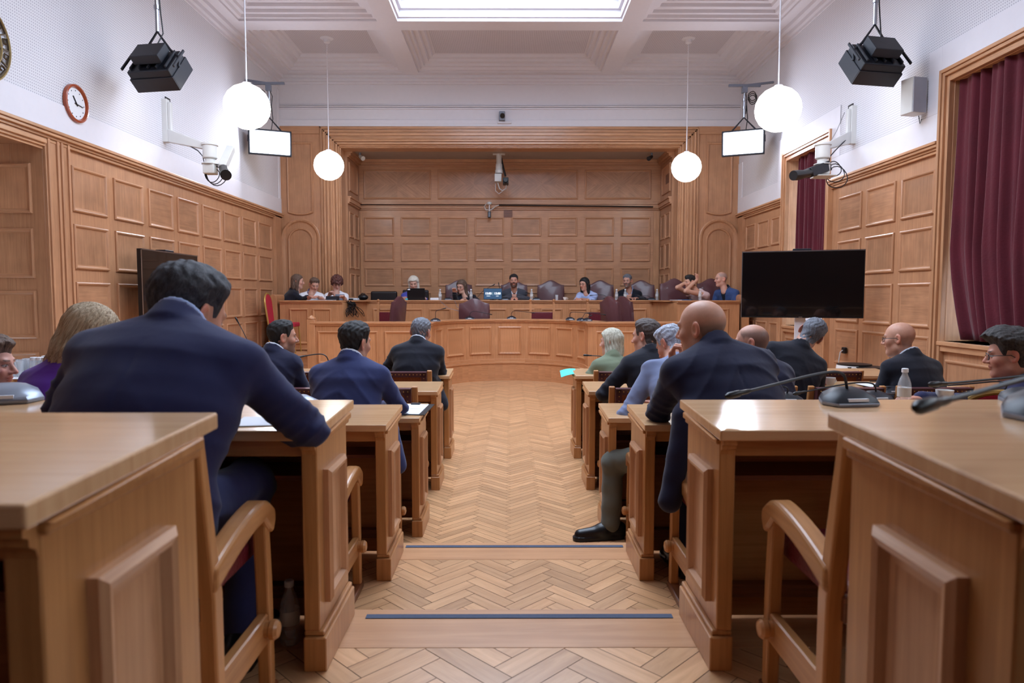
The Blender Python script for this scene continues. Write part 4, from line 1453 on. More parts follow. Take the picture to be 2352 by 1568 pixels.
# --- remote cameras on the side walls
def wallcam(side, label):
    s = side
    r = empty('remote_camera', (s * (HW - .04), 8.7, 3.2), 0, label, 'camera')
    I = Matrix.Translation((-s * (HW - .04), -8.7, -3.2))
    if s < 0:
        p_m, p_e, p_h = (395, 225, 385, 340), (480, 335), (485, 375)
    mount_t, mount_b = (P(398, 238, 8.85), P(400, 335, 8.85)) if s < 0 else (P(1962, 248, 8.75), P(1962, 335, 8.75))
    zt_, zb_ = mount_t.z, mount_b.z
    ym = 8.75
    mb = MB(I)
    mb.box((s * (HW - .02), ym - .13, zb_), (s * (HW - .10), ym - .05, zt_)).box((s * (HW - .10), ym - .12, zb_ + .03), (s * (HW - .14), ym - .06, zt_ - .04))
    mb.build('wall_mount', creampl, r, .006)
    MB(I).box((s * (HW - .034), ym - .04, zb_ + .18), (s * (HW - .045), ym + .08, zt_ + .05)).build('wall_opening', black, r)
    e = P(482, 340, 8.6) if s < 0 else P(1890, 340, 8.4)
    mb = MB(I)
    x0 = s * (HW - .1)
    mb.loft([[(x0, ym - .13, zb_ + .0), (x0, ym - .05, zb_ + .0), (x0, ym - .05, zb_ + .16), (x0, ym - .13, zb_ + .16)],
             [(e.x, e.y - .04, e.z - .03), (e.x, e.y + .04, e.z - .03), (e.x, e.y + .04, e.z + .04), (e.x, e.y - .04, e.z + .04)]], True, smooth=False)
    mb.build('bracket_arm', creampl, r, .006)
    mb = MB(I)
    mb.lathe([(.075, .06), (.1, .055), (.1, .03), (.085, .025), (.085, -.12), (.075, -.13), (.06, -.13), (.06, -.18), (.1, -.19), (.1, -.2)], tuple(e), 18)
    mb.build('pan_head', creampl, r)
    mb = MB(I)
    mb.box((e.x - .07, e.y - .07, e.z - .32), (e.x + .07, e.y + .07, e.z - .18))
    mb.build('tilt_unit', creampl, r, .012, 2)
    if s < 0:
        c1, c2 = P(508, 385, e.y - .05), P(519, 402, e.y - .3)
        hb0, hb1 = P(511, 385, e.y), P(531, 340, e.y + .25)
        d = (hb1 - hb0)
        A = d.orthogonal().normalized(); 
        mb = MB(I)
        mb.tube([hb0, hb0 + d * .02, hb1 - d * .02, hb1], [.05, .065, .065, .055], 4)
        mb.build('camera_hood', creampl, r, .005)
        MB(I).cyl(hb0 + Vector((0, .03, .0)), c2, .055, .065, 16).build('camera_lens', black, r)
    else:
        h0, h1 = P(1895, 380, e.y - .02), P(1850, 396, e.y - .15)
        MB(I).tube([P(1900, 382, e.y), P(1858, 397, e.y - .12)], [.085, .08], 4).build('camera_body', blackm, r, .006)
        MB(I).tube([P(1860, 396, e.y - .12), P(1846, 400, e.y - .2), P(1834, 402, e.y - .25), P(1822, 403, e.y - .3)], [.05, .05, .06, .058], 14).build('camera_lens', black, r)
        MB(I).box((e.x - .12, e.y - .18, e.z - .36), (e.x + .1, e.y + .06, e.z - .345)).build('camera_plate', creampl, r, .003)
    mb = MB(I)
    for k in range(3):
        cc = Vector(e) + Vector((s * (.16 + .02 * k) if s > 0 else .0, .04, -.24 - .05 * k))
        if s < 0: cc = Vector(e) + Vector((.02 + .03 * k, 0, -.33))
        rr_ = .09 + .02 * k
        mb.tube([cc + Vector((rr_ * math.cos(t), .02 * math.sin(2 * t), rr_ * math.sin(t))) for t in [2 * math.pi * i / 16 for i in range(17)]], .006, 6)
    mb.tube([(x0, ym - .1, zb_ + .1), (e.x + s * .15, e.y, e.z - .03), (e.x + s * .09, e.y, e.z - .1), (e.x + s * .06, e.y, e.z - .25)], .007, 6)
    mb.build('cables', blackm, r)
    if s > 0:
        MB(I).tube([P(1940, 258, ym - .1), P(1922, 300, ym - .15), P(1905, 330, e.y)], .004, 5).build('safety_chain', metal, r)
    return r


wallcam(-1, 'white remote camera on a bracket of the left wall, with long hood')
wallcam(1, 'remote camera with black body and looping cables on the right wall')

# alcove camera, small cameras and spots
e = P(1146, 352, 13.7)
r = empty('remote_camera', (e.x, 13.7, AZ), 0, 'white remote camera hanging from the alcove ceiling', 'camera')
I = Matrix.Translation((-e.x, -13.7, -AZ))
MB(I).box((e.x - .12, 13.66, AZ - .02), (e.x + .12, 13.76, AZ)).cyl((e.x, 13.7, AZ), P(1146, 380, 13.7), .055).build('ceiling_pole', creampl, r)
MB(I).lathe([(.075, 0), (.075, .06), (.065, .07), (.065, .17), (.06, .18)], P(1146, 398, 13.7), 16).build('pan_head', creampl, r)
a, b = P(1136, 418, 13.7), P(1152, 400, 13.7)
MB(I).box((a.x, 13.62, a.z), (b.x, 13.78, b.z)).build('tilt_unit', creampl, r, .01, 2)
a, b = P(1155, 423, 13.6), P(1168, 409, 13.6)
MB(I).box((a.x, 13.5, a.z), (b.x, 13.75, b.z)).cyl(((a.x + b.x) / 2, 13.5, (a.z + b.z) / 2), ((a.x + b.x) / 2, 13.44, (a.z + b.z) / 2), .045).build('camera_body', black, r, .006)
MB(I).tube([P(1143, 419, 13.7), P(1147, 433, 13.7), P(1154, 438, 13.7), P(1162, 433, 13.7), P(1163, 424, 13.7)], .01, 6).tube([P(1138, 422, 13.72), P(1138, 438, 13.72), P(1146, 445, 13.72), P(1158, 436, 13.72)], .006, 6).build('cable', creampl, r)
MB(I).tube([P(1151, 362, 13.72), P(1156, 385, 13.72), P(1161, 405, 13.7)], .02, 6).build('cable_bundle', black, r)

e = P(1126, 470, 14.15)
r = empty('small_camera', (e.x, AY, e.z), 0, 'small white and black camera hanging at the frieze ledge of the alcove', 'camera')
I = Matrix.Translation((-e.x, -AY, -e.z))
MB(I).ball(P(1124, 467, 14.15), .05, 12, (1.1, 1, .7)).build('mount_body', creampl, r)
MB(I).cyl(P(1124, 470, 14.15), P(1124, 487, 14.15), .012).build('stem', white, r)
a, b = P(1120.5, 500, 14.15), P(1127.5, 486, 14.15)
MB(I).box((a.x, 14.1, a.z), (b.x, 14.2, b.z)).build('camera_body', black, r, .004)
MB(I).box((a.x + .015, 14.095, a.z + .015), (b.x - .015, 14.1, b.z - .015)).build('lens_plate', greyp, r)
MB(I).tube([P(1117, 468, 14.2), P(1112, 474, 14.2), P(1116, 482, 14.2), P(1128, 482, 14.2), P(1138, 474, 14.2), P(1146, 471, 14.2)], .009, 6).build('cable', creampl, r)

e = P(1153, 268, 12.9)
r = empty('small_camera', (e.x, YB, e.z), 0, 'small white camera on the plaster above the wooden arch', 'camera')
I = Matrix.Translation((-e.x, -YB, -e.z))
MB(I).box((e.x - .055, 12.88, e.z - .07), (e.x + .055, YB, e.z + .1)).build('housing', greyp, r, .01)
MB(I).cyl((e.x + .01, 12.88, e.z + .02), (e.x + .01, 12.84, e.z + .0), .045).build('lens', black, r)
a = P(1160, 281, 12.95)
MB(I).box((a.x - .14, 12.94, a.z - .02), (a.x + .12, YB, a.z + .02)).build('junction_box', white, r, .004)
o = MB().box((P(640, 282, 12.98).x, 12.975, P(640, 283, 12.98).z - .01), (P(1140, 282, 12.98).x, 12.997, P(640, 283, 12.98).z + .012)).build('cable_trunking', white)
tagit(o, 'long thin white cable trunking on the plaster above the wooden arch', 'trunking')
mb = MB()
z0 = P(1000, 471, 14.2).z
mb.tube([P(812, 470, 14.2), P(1115, 471, 14.2)], .008, 6).tube([P(1146, 471, 14.2), P(1300, 472.5, 14.2), P(1500, 475, 14.2)], .014, 6)
o = mb.build('cable_run', black); tagit(o, 'thin black cable run along the frieze ledge of the alcove', 'cable')
for px, sg in ((827, 1), (1497, -1)):
    e = P(px, 352, 13.6)
    r = empty('spotlight', (e.x, 13.6, AZ), 0, 'small spotlight at the %s end of the alcove ceiling' % ('left' if sg > 0 else 'right'), 'spotlight')
    I = Matrix.Translation((-e.x, -13.6, -AZ))
    MB(I).cyl((e.x, 13.6, AZ), (e.x, 13.6, AZ - .06), .02).build('stem', greyp, r)
    MB(I).cyl((e.x, 13.6, AZ - .07), (e.x + sg * .08, 13.5, AZ - .13), .03, .045).build('lamp_head', creampl if sg > 0 else blackm, r)


# --- televisions
def tv(p0, p1, zb, zt, label, pole):
    """p0, p1: floor positions of the left and right edge seen from the hall"""
    c = (Vector(p0) + Vector(p1)) / 2
    d = Vector(p1) - Vector(p0)
    rz = math.atan2(d.y, d.x)
    r = empty('television', (c.x, c.y, 0), rz, label, 'television')
    w_ = d.length
    MB().box((-w_ / 2, 0, zb), (w_ / 2, .05, zt)).build('casing', black, r, .004)
    MB().box((-w_ / 2 + .012, -.003, zb + .02), (w_ / 2 - .012, .001, zt - .012)).build('display', screen_m, r)
    MB().box((-w_ / 2, -.004, zt - .012), (w_ / 2, .003, zt + .001)).box((-w_ / 2, -.004, zb), (-w_ / 2 + .008, .003, zt)).build('bright_rim', metal, r)
    MB().box((-.02, -.006, zb + .005), (.02, -.003, zb + .014)).build('badge', metal, r)
    MB().box((-.06, .06, .03), (.06, .1, zb + .3)).box((-.2, .05, zb + .2), (.2, .06, zb + .5)).build('stand_column', white if pole else blackm, r, .005)
    MB().box((-.4, -.25, 0), (.4, .35, .03)).build('stand_foot', blackm, r, .01)
    MB().box((-.1, .02, zt - .01), (.1, .14, zt + .025)).build('camera_shelf', blackm, r, .004)
    return r


a, b = P(1703, 650, 8.35), P(1986, 650, 7.9)
tv((a.x, 8.35), (b.x, 7.9), P(1703, 728.5, 8.35).z, P(1703, 578, 8.35).z, 'large dark television on a white stand at the right wall', True)
tv((-4.02, 7.5), (-4.02 - .0, 8.85), 1.44 - .30, 1.44 + .53, 'dark television standing edge-on at the left wall', False)

# --- wall objects
r = empty('wall_clock', (-HW + .04, 6.9, P(183, 238, 6.9).z), 0, 'round clock with red-brown rim on the left wall', 'clock')
MB().lathe([(.0, .001), (.15, .005), (.152, .02), (.165, .035), (.182, .03), (.185, 0)], (0, 0, 0), 36, (1, 0, 0)).build('rim', simple('mahogany', (158, 70, 36), .3, coat=.4), r)
MB().lathe([(.15, .006), (.15, .01)], (0, 0, 0), 36, (1, 0, 0)).build('dial', paper, r)
mb = MB()
for i in range(12):
    a = i * math.pi / 6
    mb.box((.011, .125 * math.sin(a) - .005, .125 * math.cos(a) - .005), (.0125, .125 * math.sin(a) + .005, .125 * math.cos(a) + .005))
mb.build('hour_marks', blackm, r)
mb = MB()
mb.tube([(.014, -.02, 0), (.014, .105, -.012)], .005, 4).tube([(.015, .02, -.02), (.015, -.045, .065)], .006, 4).ball((.014, 0, 0), .01, 8)
mb.build('clock_hands', black, r)

# greek key emblem
ey, ez, er = 5.69, P(0, 87, 5.69).z, .33
r = empty('wall_emblem', (-HW + .04, ey, ez), 0, 'round openwork emblem with a gilt meander ring, cut by the left frame edge', 'emblem')
mb = MB()
for rad in (er, er * .70):
    mb.tube([(.012, rad * math.cos(t), rad * math.sin(t)) for t in [2 * math.pi * i / 48 for i in range(49)]], .010, 6)
mb.build('ring', simple('old gilt', (150, 128, 84), .45, metal=.5), r)
mb = MB()
n = 14
key = [(0, 0), (0, .9), (.72, .9), (.72, .3), (.4, .3), (.4, .6)]
for k in range(n):
    pts = []
    for (u, v_) in key:
        t = 2 * math.pi * (k + u) / n
        rad = er * (.73 + .24 * v_)
        pts.append((.012, rad * math.cos(t), rad * math.sin(t)))
    mb.tube(pts, .010, 4)
for k in range(8):
    t = 2 * math.pi * k / 8
    mb.tube([(.012, er * .2 * math.cos(t), er * .2 * math.sin(t)), (.012, er * .68 * math.cos(t), er * .68 * math.sin(t))], .008, 4)
mb.build('meander', simple('dark gilt', (92, 78, 62), .5, metal=.4), r)

# loudspeaker on the right wall
c = P(2100, 228, 7.25)
r = empty('loudspeaker', (HW - .04, 7.25, c.z), 0, 'light grey box loudspeaker on the right wall', 'loudspeaker')
r.rotation_euler = (0, 0, math.radians(14))
MB().box((-.22, -.1, -.17), (-.04, .06, .19)).build('cabinet', creampl, r, .006)
MB().box((-.215, -.108, -.165), (-.06, -.099, .185)).build('grille', simple('grey cloth', (164, 166, 176), .9), r)
MB().box((-.04, -.02, -.05), (0, .02, .03)).tube([(-.04, .0, -.17), (-.02, 0, -.25), (-.0, 0, -.2)], .004, 5).build('wall_bracket', blackm, r)


# --- curtains
def curtain(y0, y1, zt, zb, x, label, seed, gather=0):
    rr = random.Random(seed)
    ny, nz = 150, 26
    ph = [rr.uniform(0, 6.28) for _ in range(6)]
    v = []
    for j in range(nz + 1):
        t = j / nz
        z = zb + (zt - zb) * t
        for i in range(ny + 1):
            u = i / ny
            y = y0 + (y1 - y0) * u
            if gather:    # far edge swings inwards towards the foot
                lo = 1 - min(1, max(0, (z - zb) / gather))
                y = y0 + (y - y0) * (1 - .14 * lo ** 1.4)
            a = .035 * (1 - .35 * t)
            dx = a * math.sin(u * 60 + ph[0] + .6 * math.sin(3 * t + ph[1]) + 1.5 * math.sin(u * 9 + ph[2])) + .018 * math.sin(u * 97 + ph[3] + t) + .012 * math.sin(u * 23 + 3 * t)
            v.append((x + dx, y, z))
    f = []
    for j in range(nz):
        for i in range(ny):
            a = j * (ny + 1) + i
            f.append((a, a + 1, a + ny + 2, a + ny + 1))
    o = MB().add(v, f, (0, 0, 1), 1, True).build('curtain', velvet, sharp=80)
    so = o.modifiers.new('cloth', 'SOLIDIFY'); so.thickness = .006
    tagit(o, label, 'curtain')
    return o


curtain(5.12, 6.78, 3.58, 1.03, HW + .06, 'tall dark red velvet curtain in the nearest right window', 1, gather=.9)
curtain(9.38, 10.52, 3.58, 1.2, HW + .07, 'narrow dark red velvet curtain in the farther right window', 2)
mb = MB().box((HW + .16, 5.2, 1.0), (HW + .165, 5.2, 1.0))

# --- side tables and corner things
def tumbler(loc, label, group):
    o = MB().lathe([(.024, 0), (.031, .11), (.0295, .11), (.022, .006)], (0, 0, 0), 14).build('drinking_glass', GLASS)
    o.location = loc
    return tagit(o, label, 'glass', group)


tz_ = .86
a = onz(30, 864, tz_)
tb = empty('side_table', (-3.75, a.y, 0), 0, 'side table with the glasses and jars beside the left wall', 'table')
ty = 4.9
tb.location = (-3.85, ty, 0)
tz_ = P(60, 862, ty).z
MB().box((-.4, -.35, tz_ - .03), (.45, .35, tz_)).build('tabletop', deskw, tb, .004)
for sx in (-.36, .4):
    for sy in (-.3, .3):
        MB().box((sx - .025, sy - .025, 0), (sx + .025, sy + .025, tz_ - .03)).build('leg', dark_w, tb)
o = MB().box((-.25, -.24, 0), (.25, .24, .004)).build('white_cloth', paper); o.location = (P(40, 858, ty).x, ty, tz_); tagit(o, 'white cloth under the glasses on the side table', 'cloth')
k = 0
for i in range(4):
    for j in range(3):
        tumbler((P(28 + i * 13, 858, ty).x + j * .02, ty - .1 + j * .1, tz_ + .005), 'upright drinking glass in the cluster on the white cloth at the left', 'glasses on the side table')
for i in range(3):
    for j in range(2):
        r = empty('jar', (P(90 + i * 14, 850, ty).x, ty - .05 + j * .12, tz_ + .005), 0, 'small glass jar with white lid on the side table at the left', 'jar', 'lidded jars on the side table')
        MB().lathe([(.026, 0), (.03, .01), (.03, .09), (.022, .11)], (0, 0, 0), 12).build('jar_body', GLASS, r)
        MB().lathe([(.024, .11), (.024, .13), (.02, .132)], (0, 0, 0), 12).build('lid', paper, r)

for px, D, lb in ((1962, 6.95, 'white round air purifier with dark top, left one by the right wall'), (2000, 6.8, 'white round air purifier with dark top, nearer one left of the bald man in glasses')):
    p = P(px, 838 if px < 1980 else 845, D)
    r = empty('air_purifier', (p.x, D, 0), 0, lb, 'air purifier')
    R_ = .17 if px < 1980 else .155
    MB().lathe([(R_ * .9, 0), (R_, .03), (R_, p.z - .03), (R_ * .97, p.z)], (0, 0, 0), 28).build('body', porc, r)
    MB().lathe([(R_ * .95, p.z - .004), (R_ * .97, p.z + .012), (R_ * .8, p.z + .016)], (0, 0, 0), 28).build('top_grille', black, r)
    MB().box((-R_ * .72, -R_ * .8, p.z - .14), (-R_ * .55, -R_ * .62, p.z - .01)).build('control_strip', black, r)
r = empty('wall_plug', (HW, 7.35, P(1937, 805, 8.7).z), 0, 'black plug with white cable on the panelling below the television', 'plug')
q = P(1937, 805, 8.7)
r.location = (HW - .005, 8.75, q.z)
MB().box((-.05, -.04, -.04), (-.01, .04, .04)).build('plug_body', black, r, .008)
MB().tube([(-.05, 0, 0), (-.09, -.02, -.02), (-.12, -.05, -.12), (-.13, -.06, -.4), (-.2, -.1, q.z * -1 + .02)], .007, 6).build('cable', creampl, r)
b = P(650, 1480, 2.0)
o = bottle((P(655, 1500, 2.0).x, 2.05, .372), 'dim water bottle on the floor under the second left desk', .2)
# ------------------------------------------------------------------ people: bodies grown from distance fields
def colmat(name, rough=.5, sss=0., spec=.4, bump=0.):
    m, nt, N, L, b = newmat(name)
    a = nod(N, 'ShaderNodeAttribute', attribute_name='Col')
    tc = nod(N, 'ShaderNodeTexCoord')
    nz = nod(N, 'ShaderNodeTexNoise')
    nz.inputs['Scale'].default_value = 60
    nz.inputs['Detail'].default_value = 4
    L.new(tc.outputs['Object'], nz.inputs['Vector'])
    mr = nod(N, 'ShaderNodeMapRange')
    mr.inputs['To Min'].default_value = .9
    mr.inputs['To Max'].default_value = 1.1
    L.new(nz.outputs['Fac'], mr.inputs['Value'])
    vm = nod(N, 'ShaderNodeVectorMath', operation='SCALE')
    L.new(a.outputs['Color'], vm.inputs[0])
    L.new(mr.outputs['Result'], vm.inputs['Scale'])
    L.new(vm.outputs['Vector'], b.inputs['Base Color'])
    b.inputs['Roughness'].default_value = rough
    b.inputs['Specular IOR Level'].default_value = spec
    if sss:
        b.inputs['Subsurface Weight'].default_value = sss
        b.inputs['Subsurface Radius'].default_value = (.012, .005, .003)
        b.inputs['Subsurface Scale'].default_value = 1.0
    if bump:
        bp = nod(N, 'ShaderNodeBump')
        bp.inputs['Strength'].default_value = bump
        bp.inputs['Distance'].default_value = .002
        L.new(nz.outputs['Fac'], bp.inputs['Height'])
        L.new(bp.outputs['Normal'], b.inputs['Normal'])
    return m


def hairmat(name, c1, c2, scale=(140, 140, 14), rough=.68):
    m, nt, N, L, b = newmat(name)
    tc = nod(N, 'ShaderNodeTexCoord')
    mp = nod(N, 'ShaderNodeMapping')
    mp.inputs['Scale'].default_value = scale
    L.new(tc.outputs['Object'], mp.inputs['Vector'])
    nz = nod(N, 'ShaderNodeTexNoise')
    nz.inputs['Scale'].default_value = 1
    nz.inputs['Detail'].default_value = 5
    nz.inputs['Roughness'].default_value = .7
    nz.inputs['Distortion'].default_value = .8
    L.new(mp.outputs['Vector'], nz.inputs['Vector'])
    cr = nod(N, 'ShaderNodeValToRGB')
    cr.color_ramp.elements[0].position = .35
    cr.color_ramp.elements[0].color = (*lin(c1), 1)
    cr.color_ramp.elements[1].position = .68
    cr.color_ramp.elements[1].color = (*lin(c2), 1)
    L.new(nz.outputs['Fac'], cr.inputs['Fac'])
    L.new(cr.outputs['Color'], b.inputs['Base Color'])
    b.inputs['Roughness'].default_value = rough
    bp = nod(N, 'ShaderNodeBump')
    bp.inputs['Strength'].default_value = .7
    bp.inputs['Distance'].default_value = .004
    L.new(nz.outputs['Fac'], bp.inputs['Height'])
    L.new(bp.outputs['Normal'], b.inputs['Normal'])
    return m


def cloth(name, rgb, rough=.85, sheen=.15, noise=.12):
    m = simple(name, rgb, rough, noise=noise, nscale=9, bump=.25, bscale=14, sheen=sheen, spec=.25)
    return m


SKIN = colmat('skin', .48, .12, .4, .25)


def cap(X, Y, Z, a, b, ra, rb):
    ab = np.array(b, float) - np.array(a, float)
    l2 = float(ab @ ab) + 1e-12
    t = ((X - a[0]) * ab[0] + (Y - a[1]) * ab[1] + (Z - a[2]) * ab[2]) / l2
    t = np.clip(t, 0, 1)
    return np.sqrt((X - a[0] - ab[0] * t) ** 2 + (Y - a[1] - ab[1] * t) ** 2 + (Z - a[2] - ab[2] * t) ** 2) - (ra + (rb - ra) * t)


def ell(X, Y, Z, c, r):
    x, y, z = (X - c[0]), (Y - c[1]), (Z - c[2])
    k0 = np.sqrt((x / r[0]) ** 2 + (y / r[1]) ** 2 + (z / r[2]) ** 2)
    k1 = np.sqrt((x / r[0] ** 2) ** 2 + (y / r[1] ** 2) ** 2 + (z / r[2] ** 2) ** 2) + 1e-6
    return k0 * (k0 - 1) / k1


def smin(a, b, k):
    h = np.clip(.5 + .5 * (b - a) / k, 0, 1)
    return b + (a - b) * h - k * h * (1 - h)


def smax(a, b, k):
    return -smin(-a, -b, k)


def surface(f, lo, hi, h):
    """surface nets of the field f inside a box"""
    lo, hi = np.array(lo, float), np.array(hi, float)
    n = np.ceil((hi - lo) / h).astype(int) + 1
    ax = [(lo[i] + h * np.arange(n[i])).astype(np.float32) for i in range(3)]
    X, Y, Z = np.meshgrid(*ax, indexing='ij', sparse=True)
    Fv = np.broadcast_to(f(X, Y, Z), tuple(n)).astype(np.float32)
    Fv = np.array(Fv)
    Fv[0], Fv[-1] = 1, 1
    Fv[:, 0], Fv[:, -1] = 1, 1
    Fv[:, :, 0], Fv[:, :, -1] = 1, 1
    sg = Fv < 0
    c = np.zeros(tuple(n - 1), np.int8)
    for i in (0, 1):
        for j in (0, 1):
            for k in (0, 1):
                c += sg[i:n[0] - 1 + i, j:n[1] - 1 + j, k:n[2] - 1 + k]
    I, J, K = np.nonzero((c > 0) & (c < 8))
    idx = np.full(tuple(n - 1), -1, np.int32)
    idx[I, J, K] = np.arange(len(I))
    acc = np.zeros((len(I), 3))
    cnt = np.zeros(len(I))
    E = []
    for a in range(3):
        o = [i for i in range(3) if i != a]
        for u in (0, 1):
            for v in (0, 1):
                p = [0, 0, 0]
                p[o[0]], p[o[1]] = u, v
                q = list(p)
                q[a] = 1
                E.append((p, q))
    for p, q in E:
        A = Fv[I + p[0], J + p[1], K + p[2]]
        Bv = Fv[I + q[0], J + q[1], K + q[2]]
        m = (A < 0) != (Bv < 0)
        t = np.where(m, A / (A - Bv + 1e-20), 0)
        for d in range(3):
            acc[:, d] += np.where(m, p[d] + t * (q[d] - p[d]), 0)
        cnt += m
    V = (acc / cnt[:, None] + np.stack([I, J, K], 1)) * h + lo
    Q = []
    for a in range(3):
        s0 = [slice(None)] * 3
        s1 = [slice(None)] * 3
        s0[a], s1[a] = slice(0, -1), slice(1, None)
        A, Bv = sg[tuple(s0)], sg[tuple(s1)]
        ii = np.stack(np.nonzero(A != Bv), 1)
        o = [(a + 1) % 3, (a + 2) % 3]
        ok = (ii[:, o[0]] > 0) & (ii[:, o[1]] > 0) & (ii[:, o[0]] < n[o[0]] - 1) & (ii[:, o[1]] < n[o[1]] - 1)
        ii = ii[ok]
        ins = A[ii[:, 0], ii[:, 1], ii[:, 2]]
        cs = []
        for du, dv in ((-1, -1), (0, -1), (0, 0), (-1, 0)):
            q = ii.copy()
            q[:, o[0]] += du
            q[:, o[1]] += dv
            cs.append(idx[q[:, 0], q[:, 1], q[:, 2]])
        q = np.stack(cs, 1)
        q[~ins] = q[~ins][:, ::-1]
        Q.append(q)
    Q = np.concatenate(Q)
    Q = Q[(Q >= 0).all(1)]
    return V, Q


def mesh_obj(name, VQ, mat, parent, col=None, M=None):
    V, Q = VQ
    me = bpy.data.meshes.new(name)
    nv, nq = len(V), len(Q)
    me.vertices.add(nv)
    me.vertices.foreach_set('co', V.astype(np.float32).ravel())
    me.loops.add(nq * 4)
    me.loops.foreach_set('vertex_index', Q.astype(np.int32).ravel())
    me.polygons.add(nq)
    me.polygons.foreach_set('loop_start', np.arange(nq, dtype=np.int32) * 4)
    me.polygons.foreach_set('loop_total', np.full(nq, 4, np.int32))
    me.update(calc_edges=True)
    me.polygons.foreach_set('use_smooth', np.ones(nq, bool))
    if col is not None:
        at = me.attributes.new('Col', 'FLOAT_COLOR', 'POINT')
        at.data.foreach_set('color', np.concatenate([col, np.ones((nv, 1))], 1).astype(np.float32).ravel())
    me.materials.append(mat)
    o = bpy.data.objects.new(name, me)
    COL.objects.link(o)
    o.parent = parent
    return o


def join(parts):
    V, Q, C = [], [], []
    n = 0
    for v, q, c in parts:
        V.append(v); Q.append(q + n); C.append(c); n += len(v)
    return np.concatenate(V), np.concatenate(Q), np.concatenate(C)


def wob(X, Y, Z, f, s=0.):
    return (np.sin(f * X + 1.3 * np.sin(f * .7 * Y + s) + s) * np.cos(f * .8 * Z + s * 2 + np.sin(f * .5 * X)) + .5 * np.sin(f * 1.9 * Z + f * .9 * Y + s * 3))


# head field, in head space: x right, y forward, z up, origin between the ears
def head_base(X, Y, Z, nb, fat=1.):
    d = ell(X, Y, Z, (0, -.012, .03), (.076, .097, .087))
    d = smin(d, ell(X, Y, Z, (0, .018, -.035), (.060 * fat, .071, .082)), .03)
    for s in (-1, 1):
        d = smin(d, cap(X, Y, Z, (s * .046 * fat, -.0, -.068), (0, .056, -.096), .021 * fat, .022), .028)
    d = smin(d, cap(X, Y, Z, (0, -.022, -.04), nb, .052 * fat, .060 * fat), .03)
    return d


def head_field(X, Y, Z, nb, fat=1., feat=1.):
    d = head_base(X, Y, Z, nb, fat)
    d = smin(d, cap(X, Y, Z, (0, .066, -.102), (0, .064, -.1), .018, .018), .02)
    d = smin(d, cap(X, Y, Z, (-.034, .077, .024), (.034, .077, .024), .011, .011), .016)
    for s in (-1, 1):
        d = smin(d, cap(X, Y, Z, (s * .04, .058, -.024), (s * .042, .05, -.02), .022, .02), .02)
        d = smax(d, -cap(X, Y, Z, (s * .024, .099, .004), (s * .038, .094, .003), .011, .012), .014)
        d = np.minimum(d, cap(X, Y, Z, (s * .031, .0705, .003), (s * .031, .0706, .003), .0138, .0138))
        d = smin(d, cap(X, Y, Z, (s * .012, .094, -.031), (s * .012, .096, -.031), .0075, .0075), .009)
    d = smin(d, cap(X, Y, Z, (0, .084, .014), (0, .108, -.026), .0075, .0115), .011)
    d = smin(d, ell(X, Y, Z, (0, .084, -.0535), (.024, .011, .006)), .006)
    d = smin(d, ell(X, Y, Z, (0, .082, -.0655), (.020, .011, .007)), .006)
    for s in (-1, 1):
        ex = s * .077 + s * (-.5) * (Y + .012)
        e = ell(X - ex, Y, Z + .22 * (Y + .01), (s * .003, -.014, -.004), (.0085, .022, .035))
        e = smax(e, -ell(X - ex, Y, Z, (s * .011, -.009, -.001), (.009, .012, .021)), .004)
        d = smin(d, e, .006)
    return d


def head_color(V, skin, brow, beard=None, shave=None, bald_top=.04):
    x, y, z = V[:, 0], V[:, 1], V[:, 2]
    ax = np.abs(x)
    c = np.tile(np.array(skin, float), (len(V), 1))

    def mixin(mask, col, w_=1.):
        m = (np.clip(mask, 0, 1) * w_)[:, None]
        return c * (1 - m) + np.array(col) * m
    sk = np.array(skin)
    c = mixin(np.exp(-((ax - .045) ** 2 + (z + .03) ** 2) / .0006) * (y > .03), sk * np.array([1.08, .82, .8]), .6)
    c = mixin(np.exp(-(x ** 2 + (z + .028) ** 2) / .0003) * (y > .09), sk * np.array([1.08, .8, .8]), .6)
    c = mixin((ax > .0800) * (np.abs(y + .01) < .03) * (np.abs(z) < .04), sk * np.array([1.08, .74, .70]), .8)
    if shave is not None:
        hl = np.interp(y, [-.12, -.07, -.035, -.02, .02, .03, .05], [-.085, -.075, -.06, .02, .03, .02, .05])
        m = np.clip((z - hl) / .02, 0, 1) * np.clip((bald_top - z) / .03, 0, 1) * (y < .05) * (ax < .083)
        c = mixin(m, shave, .7)
    if beard is not None:
        m = np.clip((-.028 - z + .35 * np.abs(y - .05)) / .025, 0, 1) * np.clip((y - .01 - .9 * np.clip(-.085 - z, 0, 1)) / .02, 0, 1) * np.clip((z + .128) / .01, 0, 1) * (1 - np.exp(-(ax ** 2) / .0003 - (z + .059) ** 2 / .00008))
        m = np.maximum(m, (np.abs(z + .044) < .0045) * (ax < .026) * (y > .07))
        c = mixin(m, beard, .8)
    c = mixin(((z + .0535) ** 2 / .006 ** 2 + x ** 2 / .023 ** 2 < 1.1) * (y > .08) + ((z + .0655) ** 2 / .007 ** 2 + x ** 2 / .02 ** 2 < 1.1) * (y > .08), sk * np.array([.9, .55, .52]), .8)
    c = mixin((np.abs(z - .0275 + .10 * (.030 - ax)) < .0042) * (ax > .012) * (ax < .045) * (y > .05), brow, .85)
    ey = ((ax - .031) / .014) ** 2 + ((z - .003) / .005) ** 2 < 1
    ey = ey & (y > .074)
    c[ey] = (.5, .46, .44)
    c[ey & ((ax - .031) ** 2 + (z - .003) ** 2 < .0058 ** 2)] = (.03, .02, .015)
    ln = (((ax - .031) / .016) ** 2 + ((z - .004) / .0085) ** 2 < 1) & ~ey & (z > .004) & (y > .07)
    c[ln] = c[ln] * .35
    return c


